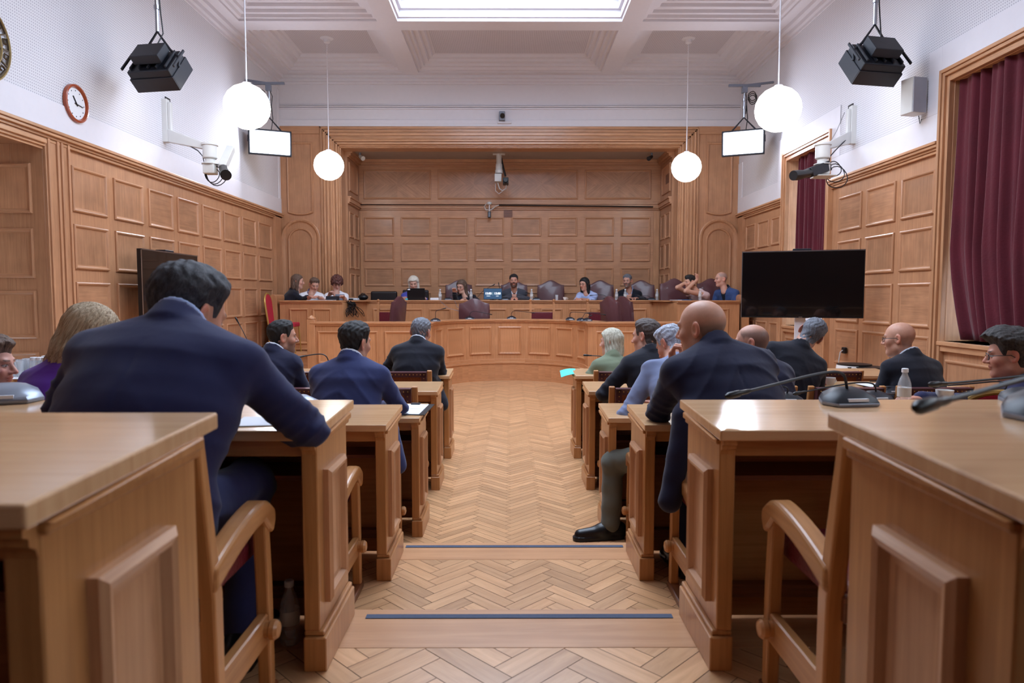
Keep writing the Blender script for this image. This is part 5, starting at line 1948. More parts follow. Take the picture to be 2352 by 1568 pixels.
def hair_field(style, nb, th=.012, front=.07, seed=0., fat=1.):
    def f(X, Y, Z):
        b = head_base(X, Y, Z, nb, fat)
        ax = np.abs(X)
        if style == 'short':
            hl = np.interp(Y, [-.13, -.08, -.04, -.026, -.02, .012, .02, .034, .05, .075], [-.082, -.074, -.062, -.02, .028, .034, .004, .012, .05, front])
            u = Z - hl - .010 * np.exp(-((ax - .045) / .018) ** 2) * (Y > .03) + .004 * np.sin(95 * X + seed)* (Y > .03)
            t = th * np.clip(u / .05, -.6, 1) * (.22 + 1.08 * np.clip((Z - .005) / .085, 0, 1) + .5 * np.clip((Z - .06) / .04, 0, 1) * np.clip((Y + .02) / .06, 0, 1))
            n = .0014 * np.sin(210 * X + 90 * Y + 4 * np.sin(50 * Z + seed)) + .0016 * wob(X, Y, Z, 90, seed) + .0012 * wob(Y, Z, X, 180, seed)
            return b - t - n * np.clip(u / .03, 0, 1)
        if style == 'curly':
            hl = np.interp(Y, [-.13, -.05, -.02, .02, .045, .07], [-.10, -.095, -.07, -.05, .02, front])
            u = Z - hl
            t = th * np.clip(u / .03, -.6, 1)
            n = .006 * wob(X, Y, Z, 105, seed) + .004 * wob(Z, X, Y, 190, seed + 1)
            return b - t - n * np.clip(u / .03, 0, 1)
        # long
        hl = np.interp(Y, [-.13, -.03, .01, .03, .05, .075], [-.2, -.2, -.2, .0, .045, front])
        u = Z - hl
        t = th * np.clip(u / .02, -.6, 1)
        return b - t
    return f


def hand_field(X, Y, Z, wr, D, Nn, side, curl=.5, sc=1.):
    """wr wrist, D pointing direction, Nn back of the hand, side +1 right"""
    D = np.array(D, float); D /= np.linalg.norm(D)
    Nn = np.array(Nn, float); Nn -= D * (Nn @ D); Nn /= np.linalg.norm(Nn)
    Rr = np.cross(D, Nn) * side      # towards the little finger
    wr = np.array(wr, float)

    def W(a, b, c):
        return wr + (D * a + Rr * b + Nn * c) * sc
    d = cap(X, Y, Z, W(-.03, 0, 0), W(.02, 0, 0), .026 * sc, .024 * sc)
    for b0, b1 in ((-.026, -.03), (-.009, -.01), (.009, .01), (.024, .028)):
        d = smin(d, cap(X, Y, Z, W(.02, b0 * .7, 0), W(.085, b1, .002), .015 * sc, .012 * sc), .01 * sc)
    for (b0, l, r) in ((-.03, .07, .0088), (-.010, .078, .009), (.010, .073, .0086), (.028, .058, .0078)):
        p = W(.085, b0, .002)
        ang = -curl * .5
        for k in range(3):
            ang_d = D * math.cos(ang) + Nn * math.sin(ang)
            q = p + ang_d * l * (.45, .32, .25)[k] * sc
            dd = cap(X, Y, Z, p, q, r * sc, r * .92 * sc)
            d = smin(d, dd, .004 * sc)
            p = q
            ang -= curl
    p = W(.02, -.03, -.004)
    q = W(.055, -.055, -.012 - .01 * curl)
    e = W(.085, -.06 + .02 * curl, -.02 - .02 * curl)
    d = smin(d, smin(cap(X, Y, Z, p, q, .013 * sc, .0105 * sc), cap(X, Y, Z, q, e, .0105 * sc, .009 * sc), .005), .01 * sc)
    return d


def person(label, head, yaw, pitch=0., roll=0., S=None, B=None, byaw=0., tilt=0., w=1., fat=1., sc=1., skin=(205, 158, 135), browc=(50, 38, 30), beard=None, shave=None, bald_top=.04,
           hair=None, hairm=None, th=.012, front=.07, locks=None, jacket=None, jname='jacket', shirt=None, tie=None, vneck=False, arms=None, short_sleeve=False,
           trousers=None, knees=None, shoes=None, glasses=None, hands=True, curl=.5, belly=0., tails=(), floorz=0., seed=1., h=None, hide_torso=False, lap=True):
    Hc = P(*head) if len(head) == 3 else Vector(head)
    D = Hc.y
    Sp = P(*S)
    yr, br = math.radians(yaw), math.radians(byaw)
    R = Vector((math.cos(br), -math.sin(br), math.tan(math.radians(-tilt)))).normalized()
    Fb = Vector((math.sin(br), math.cos(br), 0))
    if B is None:
        B = Vector((Sp.x, Sp.y, 0)) - Fb * .12
        B.z = floorz + .53
    else:
        B = Vector(B)
    root = empty('person', (B.x, B.y, floorz), 0, label, 'person')
    O = Vector((B.x, B.y, floorz))
    hh = h or (.0034 if D < 4.6 else .0042 if D < 7 else .0062)
    hb = .0075 if D < 3.3 else .0095 if D < 7 else .014
    # ---- head frame
    Mh = Matrix.Translation(Hc) @ Matrix.Rotation(-yr, 4, 'Z') @ Matrix.Rotation(math.radians(pitch), 4, 'X') @ Matrix.Rotation(math.radians(roll), 4, 'Y') @ Matrix.Scale(sc, 4)
    Mi = Mh.inverted()
    nb = Mi @ (Sp - Vector((0, 0, .045)) + Fb * .03)
    nb = (nb.x, nb.y, nb.z)
    zlo = min(-.17, nb[2] - .07)
    lo = (min(-.13, nb[0] - .08), min(-.14, nb[1] - .08), zlo)
    hi = (max(.13, nb[0] + .08), max(.135, nb[1] + .08), .135)
    V, Q = surface(lambda X, Y, Z: head_field(X, Y, Z, nb, fat), lo, hi, hh)
    C = head_color(V, lin(skin), lin(browc), lin(beard) if beard else None, lin(shave) if shave else None, bald_top)

    def toworld(V, M):
        M = np.array(M)
        return V @ M[:3, :3].T + M[:3, 3]
    oo = np.array(O)
    parts = [(toworld(V, Mh) - oo, Q, C)]
    # ---- torso frame
    U = (Sp - B)
    L = U.length
    U.normalize()
    R = (R - U * R.dot(U)).normalized()
    Fw = U.cross(R)
    if Fw.dot(Fb) < 0: Fw = -Fw
    SJ = {s: Sp + R * (s * .160 * w) - U * .085 for s in (-1, 1)}
    A = {}
    for k, s in enumerate((-1, 1)):
        if arms and arms[k] is not None:
            A[s] = (Vector(arms[k][0]), Vector(arms[k][1]))
        else:
            e = SJ[s] - Vector((0, 0, .25)) + R * (s * .05) + Fb * .08
            A[s] = (e, e + Fb * .21 - R * (s * .10) + Vector((0, 0, .05)))
    Un, Rn, Fn, Bn = [np.array(q) for q in (U, R, Fw, B)]
    T_ = [-.15, 0, .25, .55, .8, .92, 1.0, 1.08, 1.2]
    TA = np.array([.16, .185, .172, .188, .190, .165, .115, .068, .05]) * np.array([w, w, w, w, w, w, w * .9 + .1, 1, 1])
    TB = np.array([.13, .14, .13, .132, .12, .10, .08, .066, .056]) * (.75 + .25 * w)

    def loc(X, Y, Z):
        x = (X - Bn[0]) * Rn[0] + (Y - Bn[1]) * Rn[1] + (Z - Bn[2]) * Rn[2]
        y = (X - Bn[0]) * Fn[0] + (Y - Bn[1]) * Fn[1] + (Z - Bn[2]) * Fn[2]
        l = (X - Bn[0]) * Un[0] + (Y - Bn[1]) * Un[1] + (Z - Bn[2]) * Un[2]
        return x, y, l

    def torso(X, Y, Z, grow=0.):
        x, y, l = loc(X, Y, Z)
        t = l / L
        a = np.interp(t, T_, TA) + grow
        b = np.interp(t, T_, TB) + grow
        y2 = y + .03 * np.sin(np.clip(t, 0, 1) * math.pi)
        k = np.sqrt((np.abs(x) / a) ** 2.3 + (np.abs(y2) / b) ** 2.3 + 1e-9) ** (2 / 2.3) if False else np.sqrt((x / a) ** 2 + (y2 / b) ** 2)
        d = (k - 1) * np.minimum(a, b) * .85
        d = np.maximum(d, np.maximum(l - 1.05 * L, -l - .08))
        if belly:
            c = B + U * (L * .25) + Fw * .05
            d = smin(d, cap(X, Y, Z, tuple(c - R * .05), tuple(c + R * .05), .13 + belly + grow, .13 + belly + grow), .06)
        return d

    def arm(X, Y, Z, s, grow=0., to=1.):
        e, wr = A[s]
        wr = e + (wr - e) * to
        d = cap(X, Y, Z, tuple(SJ[s]), tuple(e), (.062 + grow) * (.7 + .3 * w), .047 + grow)
        return smin(d, cap(X, Y, Z, tuple(e), tuple(wr), .047 + grow, .036 + grow + (.006 if to == 1 else .008)), .02)
    allp = [B, Sp] + [q for s in A for q in A[s]] + list(SJ.values())
    lo = [min(p[i] for p in allp) - .22 for i in range(3)]
    hi = [max(p[i] for p in allp) + .17 for i in range(3)]
    lo[2] = max(lo[2], B.z - .09)
    if tails:
        tp = [q for t_ in tails for q in t_[:2]]
        lo = [min(lo[i], min(q[i] for q in tp) - .1) for i in range(3)]
        hi = [max(hi[i], max(q[i] for q in tp) + .1) for i in range(3)]
    hi[2] = max(p.z for p in allp) + .12
    # covered body: torso and arms under the clothes, same mesh as the head
    if not hide_torso:
        def inner(X, Y, Z):
            d = torso(X, Y, Z, -.03)
            for s in (-1, 1): d = smin(d, arm(X, Y, Z, s, -.014, .97), .01)
            return d
        v, q = surface(inner, lo, hi, .018)
        parts.append((v - oo, q, np.tile(np.array(lin(skin)), (len(v), 1))))
    if hands:
        for s in (-1, 1):
            e, wr = A[s]
            dr = (wr - e).normalized()
            if isinstance(hands, dict) and s in hands:
                dr, nn = hands[s]
                dr, nn = Vector(dr), Vector(nn)
            else:
                nn = Vector((0, 0, 1)) if abs(dr.z) < .8 else -Fb
            c = wr + dr.normalized() * .08
            hs = hh if D < 7 else .0062
            v, q = surface(lambda X, Y, Z: hand_field(X, Y, Z, tuple(wr), tuple(dr), tuple(nn), s, curl, sc), [c[i] - .14 for i in range(3)], [c[i] + .14 for i in range(3)], hs)
            parts.append((v - oo, q, np.tile(np.array(lin(skin)) * np.array([1, .93, .92]), (len(v), 1))))
            if short_sleeve:
                v, q = surface(lambda X, Y, Z: arm(X, Y, Z, s, -.010), lo, hi, .009)
                parts.append((v - oo, q, np.tile(np.array(lin(skin)), (len(v), 1))))
    V, Q, C = join(parts)
    mesh_obj('body', (V, Q), SKIN, root, C)
    # ---- clothes
    sd = seed

    def garment(X, Y, Z):
        d = torso(X, Y, Z)
        x, y, l = loc(X, Y, Z)
        to = .42 if short_sleeve else 1.
        for s in (-1, 1):
            if short_sleeve:
                e = A[s][0]
                d = smin(d, cap(X, Y, Z, tuple(Sp - U * .055), tuple(SJ[s]), .045, .05), .06)
                d = smin(d, cap(X, Y, Z, tuple(SJ[s]), tuple(SJ[s].lerp(e, .75)), .058, .054), .03)
            else:
                d = smin(d, cap(X, Y, Z, tuple(Sp - U * .045), tuple(SJ[s] + U * .012), .052, .056), .07)
                da = arm(X, Y, Z, s)
                e_, w_r = A[s]
                ua = (e_ - SJ[s]).normalized()
                la = (X - SJ[s].x) * ua.x + (Y - SJ[s].y) * ua.y + (Z - SJ[s].z) * ua.z
                la2 = (e_ - SJ[s]).length
                ph = 55 * la + 22 * (X * R.x + Y * R.y) * s + 3.5 * np.sin(11 * Z + sd * 3)
                da = da - .0065 * np.exp(-((la - la2) / .13) ** 2) * (1 - np.abs(np.sin(ph))) ** 1.6 - .003 * np.exp(-(la / .07) ** 2) * (1 - np.abs(np.sin(ph * .8))) ** 2
                d = smin(d, da, .013)
                e = A[s][0]
                de = np.sqrt((X - e.x) ** 2 + (Y - e.y) ** 2 + (Z - e.z) ** 2)
                d = d - .0045 * np.exp(-(de / .12) ** 2) * np.sin(75 * (X * .5 + Z + .4 * Y) + 8 * np.sin(9 * X + sd))
        for a_, b_, ra, rb in tails:
            d = smin(d, cap(X, Y, Z, tuple(a_), tuple(b_), ra, rb), .05)
        d = d - .0035 * wob(X, Y, Z, 15, sd) - .0015 * wob(X, Y, Z, 34, sd + 2)
        fw = np.clip(np.sin(5 * l / L + sd) * .6 + .5, 0, 1)
        d = d - .0045 * fw * (1 - np.abs(np.sin(24 * l + 13 * np.abs(x) * (1.2 + .4 * np.sin(sd)) + 2.2 * np.sin(9 * x + sd)))) ** 2.2
        if jname == 'jacket':
            d = d + .0022 * np.exp(-(x / .004) ** 2) * (y < 0) * (l < L * .85)      # back seam
            q = np.sqrt(x ** 2 + (y - .0) ** 2)
            lc = L * 1.01 - .55 * y
            qq = q - .068 - .35 * np.clip(lc + .022 - l, 0, .06)
            col_ = np.maximum(np.abs(qq) - .0065, np.maximum(l - lc - .024, lc - .075 - l))
            col_ = np.maximum(col_, y - .055)
            d = smin(d, col_, .004)
            if vneck:
                l0 = L * .30
                vw = .062 * np.clip((l - l0) / (L * .75), 0, 1.2)
                lap_ = .042 * np.clip((l - l0) / (L * .3), 0, 1) * np.clip((L * 1.08 - l) / (L * .2), 0, 1)
                d = d - .006 * ((np.abs(x) < vw + lap_) & (y > .02))
                d = smax(d, -np.maximum(np.abs(x) - vw, np.maximum(.02 - y, l0 - l)), .004)
        else:
            # round neckline
            d = smax(d, l - L * (1.03) + .0 * x + .5 * y, .01)
        return d
    if jacket:
        mesh_obj(jname, tuple_off(surface(garment, lo, hi, hb), oo), jacket, root)
    if shirt:
        def shf(X, Y, Z):
            x, y, l = loc(X, Y, Z)
            q = np.sqrt(x ** 2 + (y + .0) ** 2)
            lc = L * 1.03 - .5 * y
            d = np.maximum(np.abs(q - .064) - .006, np.abs(l - lc) - .026)
            if vneck:
                d2 = torso(X, Y, Z, -.004)
                d2 = np.maximum(d2, np.maximum(np.abs(x) - .085, .0 - y))
                d2 = np.maximum(d2, l - L * 1.06 + .5 * y)
                d = np.minimum(d, d2)
            else:
                d = np.maximum(d, y - .06)
            return d
        mesh_obj('shirt', tuple_off(surface(shf, (Sp.x - .25, Sp.y - .3, Sp.z - (.45 if vneck else .12)), (Sp.x + .25, Sp.y + .3, Sp.z + .16), hb * .5), oo), shirt, root)
    if tie:
        def tf(X, Y, Z):
            x, y, l = loc(X, Y, Z)
            d = torso(X, Y, Z, .002)
            wd = .012 + .025 * np.clip((L * .98 - l) / (L * .6), 0, 1) + .010 * np.exp(-((l - L * .93) / .02) ** 2)
            return np.maximum(np.maximum(d, np.abs(x) - wd), np.maximum(.03 - y, l - L * .97))
        mesh_obj('tie', tuple_off(surface(tf, (Sp.x - .2, Sp.y - .3, Sp.z - .42), (Sp.x + .2, Sp.y + .3, Sp.z + .06), hb * .6), oo), tie, root)
    # ---- hair
    if hair:
        Mo = Matrix.Translation(-O) @ Mh
        if hair == 'long':
            base = hair_field('long', nb, th, front, seed, fat)
            LK = locks or []

            def hf(X, Y, Z):
                d = base(X, Y, Z)
                d = smin(d, ell(X, Y, Z, (0, -.055, -.06), (.088, .062, .13)), .02)
                for s in (-1, 1):
                    d = smin(d, cap(X, Y, Z, (s * .072, -.005, .02), (s * .078, .0, -.15), .026, .022), .02)
                for a, b, ra, rb in LK:
                    d = smin(d, cap(X, Y, Z, a, b, ra, rb), .02)
                d = smax(d, -ell(X, Y, Z, (0, .10, -.035), (.060, .075, .105)), .012)
                an = np.arctan2(X, -Y + .02)
                return d - .003 * np.sin(an * 26 + 14 * Z + 2 * np.sin(30 * Z + seed)) - .002 * np.sin(an * 55 + 20 * Z + seed) - .002 * wob(X, Y, Z, 40, seed)
            ext = [p for l_ in LK for p in (l_[0], l_[1])]
            lo_ = [min([-.14, -.16, -.24][i], min([p[i] for p in ext], default=0) - .05) for i in range(3)]
            hi_ = [max([.14, .12, .16][i], max([p[i] for p in ext], default=0) + .05) for i in range(3)]
            VQ = surface(hf, lo_, hi_, hh * 1.1)
        else:
            VQ = surface(hair_field(hair, nb, th, front, seed, fat), (-.13, -.16, -.13), (.13, .13, .17), hh)
        o = mesh_obj('hair', VQ, hairm, root)
        o.matrix_local = Mo
    if glasses:
        mb = MB(Matrix.Translation(-O) @ Mh)
        for s in (-1, 1):
            mb.tube([(s * .032 + .023 * math.cos(t), .097 - .006 * abs(math.cos(t)), .001 + .018 * math.sin(t)) for t in [2 * math.pi * i / 16 for i in range(17)]], .0018, 6)
            mb.tube([(s * .055, .092, .006), (s * .076, .06, .008), (s * .083, .0, .006), (s * .084, -.02, -.008)], .002, 6)
        mb.tube([(-.01, .099, .005), (0, .104, .008), (.01, .099, .005)], .0018, 6)
        mb.build('glasses', glasses, root)
    # ---- legs
    if trousers:
        kn = knees or {}
        for s in (-1, 1):
            hp = B + R * (s * .09) - Vector((0, 0, .02))
            if s in kn:
                k_, an, toe = [Vector(q) for q in kn[s]]
            else:
                k_ = Vector((hp.x, hp.y, 0)) + Fb * .42 + R * (s * .04)
                k_.z = floorz + .52
                an = Vector((k_.x, k_.y, floorz + .10)) - Fb * .06
                toe = an + Fb * .18 - Vector((0, 0, .05))

            def lf(X, Y, Z):
                d = smin(cap(X, Y, Z, tuple(hp), tuple(k_), .095, .068), cap(X, Y, Z, tuple(k_), tuple(an), .064, .058), .03)
                dk = np.sqrt((X - k_.x) ** 2 + (Y - k_.y) ** 2 + (Z - k_.z) ** 2)
                return d - .004 * wob(X, Y, Z, 26, sd + s) - .004 * np.exp(-(dk / .13) ** 2) * np.sin(60 * Z + 40 * X + 5 * np.sin(12 * Y))
            pts = [hp, k_, an]
            v = surface(lf, [min(p[i] for p in pts) - .13 for i in range(3)], [max(p[i] for p in pts) + .13 for i in range(3)], .011)
            if s == -1: acc = [(v[0] - oo, v[1], v[0] * 0)]
            else: acc.append((v[0] - oo, v[1], v[0] * 0))
            if shoes:
                dt = (toe - an); dt.z = 0; dt.normalize()
                hl = Vector((an.x, an.y, floorz)) - dt * .05

                def sf(X, Y, Z):
                    d = cap(X, Y, Z, tuple(hl + Vector((0, 0, .045))), tuple(hl + dt * .10 + Vector((0, 0, .05))), .042, .046)
                    d = smin(d, cap(X, Y, Z, tuple(hl + dt * .1 + Vector((0, 0, .04))), tuple(hl + dt * .24 + Vector((0, 0, .032))), .043, .034), .03)
                    d = smin(d, cap(X, Y, Z, tuple(hl + Vector((0, 0, .06))), tuple(an + Vector((0, 0, .0))), .042, .046), .02)
                    sole = np.maximum(cap(X, Y, Z * 0, tuple(Vector((hl.x, hl.y, 0))), tuple(Vector((hl.x, hl.y, 0)) + dt * .24), .048, .044), np.abs(Z - floorz - .014) - .012)
                    return smin(np.maximum(d, floorz + .004 - Z), sole, .004)
                v = surface(sf, [hl.x - .32, hl.y - .32, floorz - .01], [hl.x + .32, hl.y + .32, floorz + .16], .007)
                mesh_obj('shoe', tuple_off(v, oo), shoes, root)
        V, Q, C = join(acc)
        mesh_obj('trousers', (V, Q), trousers, root)
    return root


def tuple_off(VQ, oo):
    return VQ[0] - oo, VQ[1]


navy = cloth('navy suit', (38, 41, 78))
navy2 = cloth('dark navy suit', (28, 30, 56))
navy3 = cloth('blue navy suit', (48, 56, 98))
darks = cloth('black suit', (26, 27, 38))
charc = cloth('charcoal suit', (66, 68, 78))
lblue = cloth('light blue blazer', (120, 130, 162))
green = cloth('sage green jacket', (112, 122, 100))
purp = cloth('purple top', (92, 40, 150))
khaki = cloth('grey green trousers', (98, 100, 92))
whitet = cloth('white cotton', (226, 226, 232))
shirtw = cloth('white shirt', (222, 226, 238))
shirtb = cloth('pale blue shirt', (170, 186, 226))
pinkt = cloth('pale pink top', (200, 172, 170))
royal = cloth('cobalt blouse', (76, 82, 170))
blueb = cloth('steel blue blazer', (56, 76, 122))
tie_n = cloth('dark tie', (26, 28, 48))
tie_s = cloth('striped tie', (110, 104, 140))
shoe_m = simple('black shoe leather', (16, 17, 22), .35, noise=.1)
h_dark = hairmat('dark brown hair', (14, 13, 15), (38, 34, 35), (150, 150, 50))
h_greyd = hairmat('dark greying hair', (20, 20, 26), (62, 60, 68), (150, 150, 70))
h_brown = hairmat('grey-brown hair', (58, 50, 48), (104, 92, 88), (150, 150, 60))
h_silver = hairmat('silver hair', (110, 116, 132), (206, 212, 226), (130, 130, 50))
h_salt = hairmat('salt and pepper hair', (74, 76, 84), (132, 136, 146), (190, 190, 90))
h_blonde = hairmat('blonde hair', (132, 108, 82), (216, 196, 166), (120, 120, 8))
h_ash = hairmat('ash blonde hair', (136, 130, 112), (222, 218, 200), (120, 120, 8))
h_plat = hairmat('platinum hair', (196, 188, 172), (244, 240, 230), (120, 120, 10))
h_lbrown = hairmat('brown long hair', (62, 46, 38), (128, 102, 86), (120, 120, 8))
h_auburn = hairmat('auburn curls', (48, 22, 20), (112, 62, 52), (80, 80, 80))
h_black = hairmat('black hair', (10, 10, 12), (34, 32, 36), (120, 120, 8))
h_curl = hairmat('dark curly hair', (22, 20, 20), (76, 70, 68), (110, 110, 60))
g_dark = simple('dark spectacle frame', (30, 28, 30), .3)
L0 = 0.
# ---- left of the aisle
person('large grey-haired man in navy suit leaning on the second left desk, seen from behind', (430, 722, 1.93), 27, -20, 6, S=(408, 765, 1.83), B=(-.93, 1.60, .90), byaw=3, tilt=4, w=1.22, fat=1.08, sc=1.08,
       skin=(196, 142, 118), hair='short', hairm=h_greyd, th=.016, front=.07, jacket=navy, shirt=shirtb, arms=((P(150, 930, 1.78), P(260, 985, 2.0)), (P(712, 985, 1.90), P(600, 985, 2.06))), trousers=navy, shoes=shoe_m, floorz=.37, seed=1)
person('woman with long blonde hair and a purple top behind the large man', (208, 765, 2.9), 40, -25, 18, S=(160, 842, 2.88), byaw=15, tilt=2, w=.92, sc=.96, skin=(206, 160, 140), hair='long', hairm=h_blonde, th=.018, front=.065,
       locks=[((-.07, -.03, -.1), (-.13, .0, -.22), .035, .03), ((-.12, -.01, -.2), (-.20, .0, -.30), .03, .016), ((.05, -.05, -.1), (.03, -.05, -.2), .04, .03), ((-.05, -.05, -.12), (-.1, -.05, -.26), .04, .02)], jacket=purp, jname='blouse', floorz=.19, seed=2)
person('person at the left edge of the frame, only the face in profile showing', (-22, 838, 2.95), 82, -4, 0, S=(-40, 905, 2.9), byaw=60, w=.85, sc=.93, skin=(208, 156, 140), browc=(90, 70, 60), hair='short', hairm=h_lbrown, th=.022, front=.06, jacket=darks, jname='blouse', floorz=.19, seed=3)
person('smiling dark-haired man in a navy suit turned to the right, left of the aisle', (650, 775, 5.0), 62, -2, 0, S=(630, 812, 4.93), byaw=12, w=1.0, sc=.98, skin=(188, 138, 116), hair='short', hairm=h_dark, th=.014, front=.072, jacket=navy2, shirt=shirtw,
       beard=(110, 84, 76), floorz=0, seed=4, trousers=navy2)
person('dark-haired man in a blue suit left of the aisle, turned away to the right', (816, 788, 4.12), 34, -4, 3, S=(806, 832, 4.05), byaw=8, tilt=-2, w=1.12, sc=1.0, skin=(196, 146, 124), hair='short', hairm=h_dark, th=.015, front=.074, jacket=navy3, shirt=shirtw,
       arms=(None, (P(918, 935, 4.1), P(880, 935, 4.34))), tails=((P(890, 960, 3.85), P(916, 1070, 3.80), .05, .045),), floorz=0, seed=5, trousers=navy3, shoes=shoe_m)
person('grey-haired man in a dark suit sitting alone in the last left row before the podium', (967, 763, 6.15), 20, -8, 4, S=(960, 790, 6.05), byaw=6, w=1.1, sc=1.04, skin=(196, 150, 134), hair='short', hairm=h_salt, th=.010, front=.078, jacket=darks, shirt=shirtw,
       arms=((P(893, 838, 6.1), P(920, 850, 6.35)), (P(1012, 860, 6.1), P(985, 850, 6.38))), tails=((P(1000, 880, 6.0), P(1018, 930, 5.93), .05, .05),), floorz=0, seed=6, trousers=darks, shoes=shoe_m)
# ---- right of the aisle
person('woman with ash blonde hair and a green jacket right of the aisle', (1403, 786, 6.3), -58, -4, 4, S=(1404, 822, 6.22), byaw=-22, w=.95, sc=.98, skin=(206, 158, 140), hair='long', hairm=h_ash, th=.020, front=.066,
       locks=[((.03, -.06, -.08), (.05, -.04, -.2), .045, .02), ((-.05, -.05, -.08), (-.04, -.02, -.2), .04, .02)], jacket=green, arms=((P(1343, 880, 6.15), P(1365, 890, 6.4)), None), floorz=0, seed=7)
person('man in a black suit resting his elbow, grey-brown hair, behind the woman in green', (1483, 774, 5.1), -52, -6, 6, S=(1488, 812, 5.0), byaw=-22, tilt=6, w=1.1, sc=1.02, skin=(200, 150, 130), hair='short', hairm=h_brown, th=.016, front=.08, jacket=darks,
       arms=((P(1384, 905, 4.92), P(1400, 915, 5.2)), None), floorz=0, seed=8, trousers=darks, shoes=shoe_m)
K9 = (P(1408, 1062, 4.05), P(1403, 1205, 4.0), P(1360, 1225, 3.98))
person('silver-haired man in a light blue blazer and grey trousers with one leg in the aisle', (1540, 792, 4.5), -40, -34, 8, S=(1548, 842, 4.28), byaw=-24, tilt=2, w=1.02, sc=1.0, skin=(196, 142, 122), hair='short', hairm=h_silver, th=.016, front=.07, jacket=lblue, B=(1.0, 3.88, .53),
       arms=((P(1436, 955, 4.12), P(1480, 960, 4.35)), None), floorz=0, seed=9, trousers=khaki, shoes=shoe_m, knees={-1: K9})
person('large bald man in a navy suit, chin on his hand, right of the aisle', (1610, 754, 3.0), -50, -6, -2, S=(1640, 805, 2.93), byaw=-8, tilt=3, w=1.2, fat=1.06, sc=1.04, skin=(206, 156, 132), browc=(120, 96, 80), shave=(118, 100, 92), bald_top=.035, jacket=navy2,
       B=(.97, 2.70, .70), arms=((P(1512, 945, 3.0), P(1545, 850, 3.18)), (P(1745, 930, 2.95), P(1700, 935, 3.2))), hands={-1: ((-.05, -.1, .9), (-.8, .3, .0))}, curl=1.1, tails=((P(1575, 960, 2.72), P(1538, 1150, 2.66), .05, .045),), floorz=.19, seed=10, trousers=navy2, shoes=shoe_m)
person('balding bearded man in a dark suit right of the large bald man', (1725, 789, 4.15), -62, -6, 4, S=(1742, 830, 4.05), byaw=-22, w=1.0, sc=.98, skin=(198, 148, 126), shave=(84, 70, 66), bald_top=.09, beard=(80, 70, 68), jacket=navy2, floorz=0, seed=11)
person('man in a dark suit leaning far over to the right, short grey hair', (1862, 768, 5.2), 20, -14, 34, S=(1832, 800, 5.1), B=(P(1786, 880, 5.0).x, 5.0, .56), byaw=0, tilt=28, w=1.15, sc=1.0, skin=(196, 146, 126), hair='short', hairm=h_salt, th=.016, front=.075, jacket=darks, floorz=0, seed=12)
person('bald man with glasses, white collar and dark suit right of the water bottles', (2064, 778, 5.05), -48, -6, 2, S=(2088, 822, 4.98), byaw=-12, tilt=4, w=1.1, sc=1.03, skin=(204, 152, 128), shave=(150, 116, 102), bald_top=.03, jacket=darks, shirt=shirtw, glasses=g_dark, floorz=0, seed=13)
person('man with dark curly hair, glasses and a blue suit at the right edge', (2316, 816, 3.75), -62, -6, 0, S=(2338, 884, 3.72), byaw=-30, tilt=3, w=1.05, sc=1.02, skin=(198, 142, 120), hair='short', hairm=h_curl, th=.034, front=.066, jacket=navy, glasses=g_dark,
       arms=((P(2230, 925, 3.62), P(2118, 917, 3.48)), None), hands={-1: ((-1, -.2, .05), (0, 0, 1))}, floorz=0, seed=14)
# ---- on the podium
FZ = .63


def Pz(px, py, D): return P(px, py, D)


def tbl(cx, D, dy=0., gap=.07):
    x = P(cx, 688, D).x
    return ((Vector((x - .26, D - .12, 1.40)), Vector((x - gap - .02, D - .34 + dy, 1.415))), (Vector((x + .26, D - .12, 1.40)), Vector((x + gap + .02, D - .34 + dy, 1.415))))


person('woman in a black blazer in profile, first from the left on the podium', (684, 646, 12.5), 75, -6, 0, S=(676, 668, 12.5), byaw=60, w=.9, sc=1.04, skin=(210, 160, 140), hair='long', hairm=h_lbrown, th=.012, front=.07, jacket=darks, floorz=FZ, seed=15,
       arms=(None, (P(694, 688, 12.4), P(706, 683, 12.3))))
person('woman in white shirt and scarf bending over papers, second from left on the podium', (722, 654, 12.5), 150, -24, 0, S=(715, 672, 12.52), byaw=165, w=.98, sc=1.0, skin=(204, 154, 134), hair='short', hairm=h_lbrown, th=.016, front=.07, jacket=whitet, jname='blouse', shirt=tie_s,
       arms=((P(742, 688, 12.4), P(733, 683, 12.25)), (P(700, 690, 12.4), P(712, 684, 12.25))), floorz=FZ, seed=16)
person('woman with auburn curls and a white top looking down on the podium', (774, 650, 12.52), 160, -38, 0, S=(772, 672, 12.55), byaw=172, w=.98, sc=1.0, skin=(204, 158, 140), hair='curly', hairm=h_auburn, th=.036, front=.03, jacket=whitet, jname='blouse', floorz=FZ, seed=17,
       arms=((P(794, 690, 12.4), P(790, 684, 12.3)), (P(750, 690, 12.4), P(756, 678, 12.3))))
person('woman with platinum hair and cobalt blue blouse behind the open laptop', (950, 650, 13.55), 176, -22, 4, S=(948, 671, 13.62), byaw=180, w=1.05, sc=1.06, skin=(216, 170, 150), hair='long', hairm=h_plat, th=.024, front=.058, jacket=royal, jname='blouse', arms=tbl(948, 13.6), floorz=FZ, seed=18)
person('woman with long brown hair, glasses and black blazer, white shirt, looking to the left', (1060, 658, 13.5), 208, -14, 0, S=(1070, 677, 13.55), byaw=190, w=.95, sc=1.05, skin=(214, 168, 148), hair='long', hairm=h_lbrown, th=.016, front=.062, glasses=g_dark, jacket=darks, shirt=whitet, vneck=True,
       arms=((P(1094, 690, 13.45), P(1072, 688, 13.25)), (P(1046, 690, 13.45), P(1044, 672, 13.3))), floorz=FZ, seed=19)
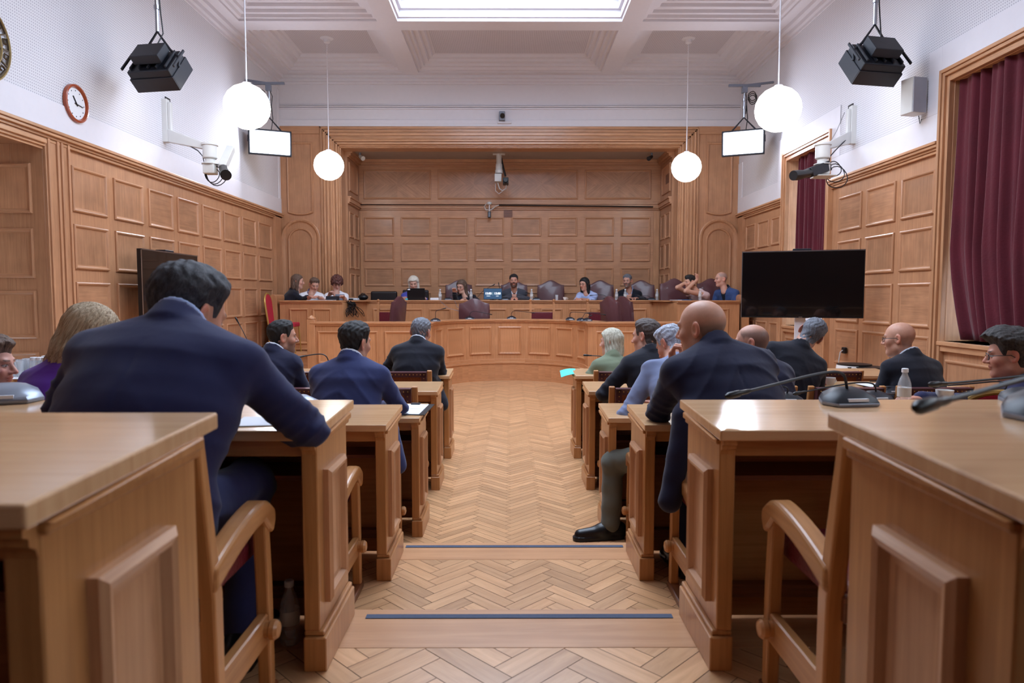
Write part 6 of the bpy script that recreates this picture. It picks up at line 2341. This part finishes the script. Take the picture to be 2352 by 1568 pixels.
person('bearded man in a grey suit and tie at the centre of the podium', (1180, 645, 13.5), 180, -2, 0, S=(1181, 665, 13.6), byaw=180, w=1.18, sc=1.04, skin=(196, 142, 120), browc=(40, 30, 28), beard=(60, 46, 42), hair='short', hairm=h_dark, th=.014, front=.074, jacket=charc, shirt=shirtw, tie=tie_n, vneck=True,
       arms=tbl(1181, 13.55, gap=.03), floorz=FZ, seed=20)
person('woman with long black hair, glasses and a light blue shirt on the podium', (1342, 652, 13.5), 222, -10, 0, S=(1348, 671, 13.55), byaw=200, w=.95, sc=1.02, skin=(212, 160, 138), hair='long', hairm=h_black, th=.014, front=.066, glasses=g_dark, jacket=shirtb, jname='blouse',
       arms=((P(1362, 690, 13.5), P(1336, 687, 13.22)), (P(1322, 690, 13.45), P(1328, 688, 13.2))), floorz=FZ, seed=21)
person('greying bearded man in a dark suit and tie looking left on the podium', (1441, 645, 13.5), 208, -8, 0, S=(1446, 666, 13.6), byaw=192, w=1.12, sc=1.04, skin=(198, 148, 128), beard=(120, 108, 104), hair='short', hairm=h_salt, th=.012, front=.078, jacket=darks, shirt=shirtb, tie=tie_s, vneck=True, arms=tbl(1446, 13.55), floorz=FZ, seed=22)
person('woman in a pale pink top holding her hair up with both hands', (1584, 648, 12.5), 250, -8, 0, S=(1604, 668, 12.5), byaw=225, w=.9, sc=1.02, skin=(206, 156, 132), hair='short', hairm=h_dark, th=.016, front=.06, jacket=pinkt, jname='blouse', short_sleeve=True,
       arms=((P(1575, 668, 12.3), P(1600, 643, 12.48)), (P(1556, 660, 12.4), P(1573, 650, 12.5))), hands={-1: ((.1, .2, .8), (.5, -.8, 0)), 1: ((.7, .2, .3), (0, -.8, .5))}, curl=.9, floorz=FZ, seed=23)
person('shaved-headed man in a steel blue blazer, dark shirt, at the right end of the podium', (1656, 641, 12.5), 262, -4, 0, S=(1667, 664, 12.5), byaw=232, w=1.15, sc=1.1, skin=(208, 158, 138), shave=(150, 134, 128), bald_top=.11, jacket=blueb, shirt=darks, vneck=True, floorz=FZ, seed=24)
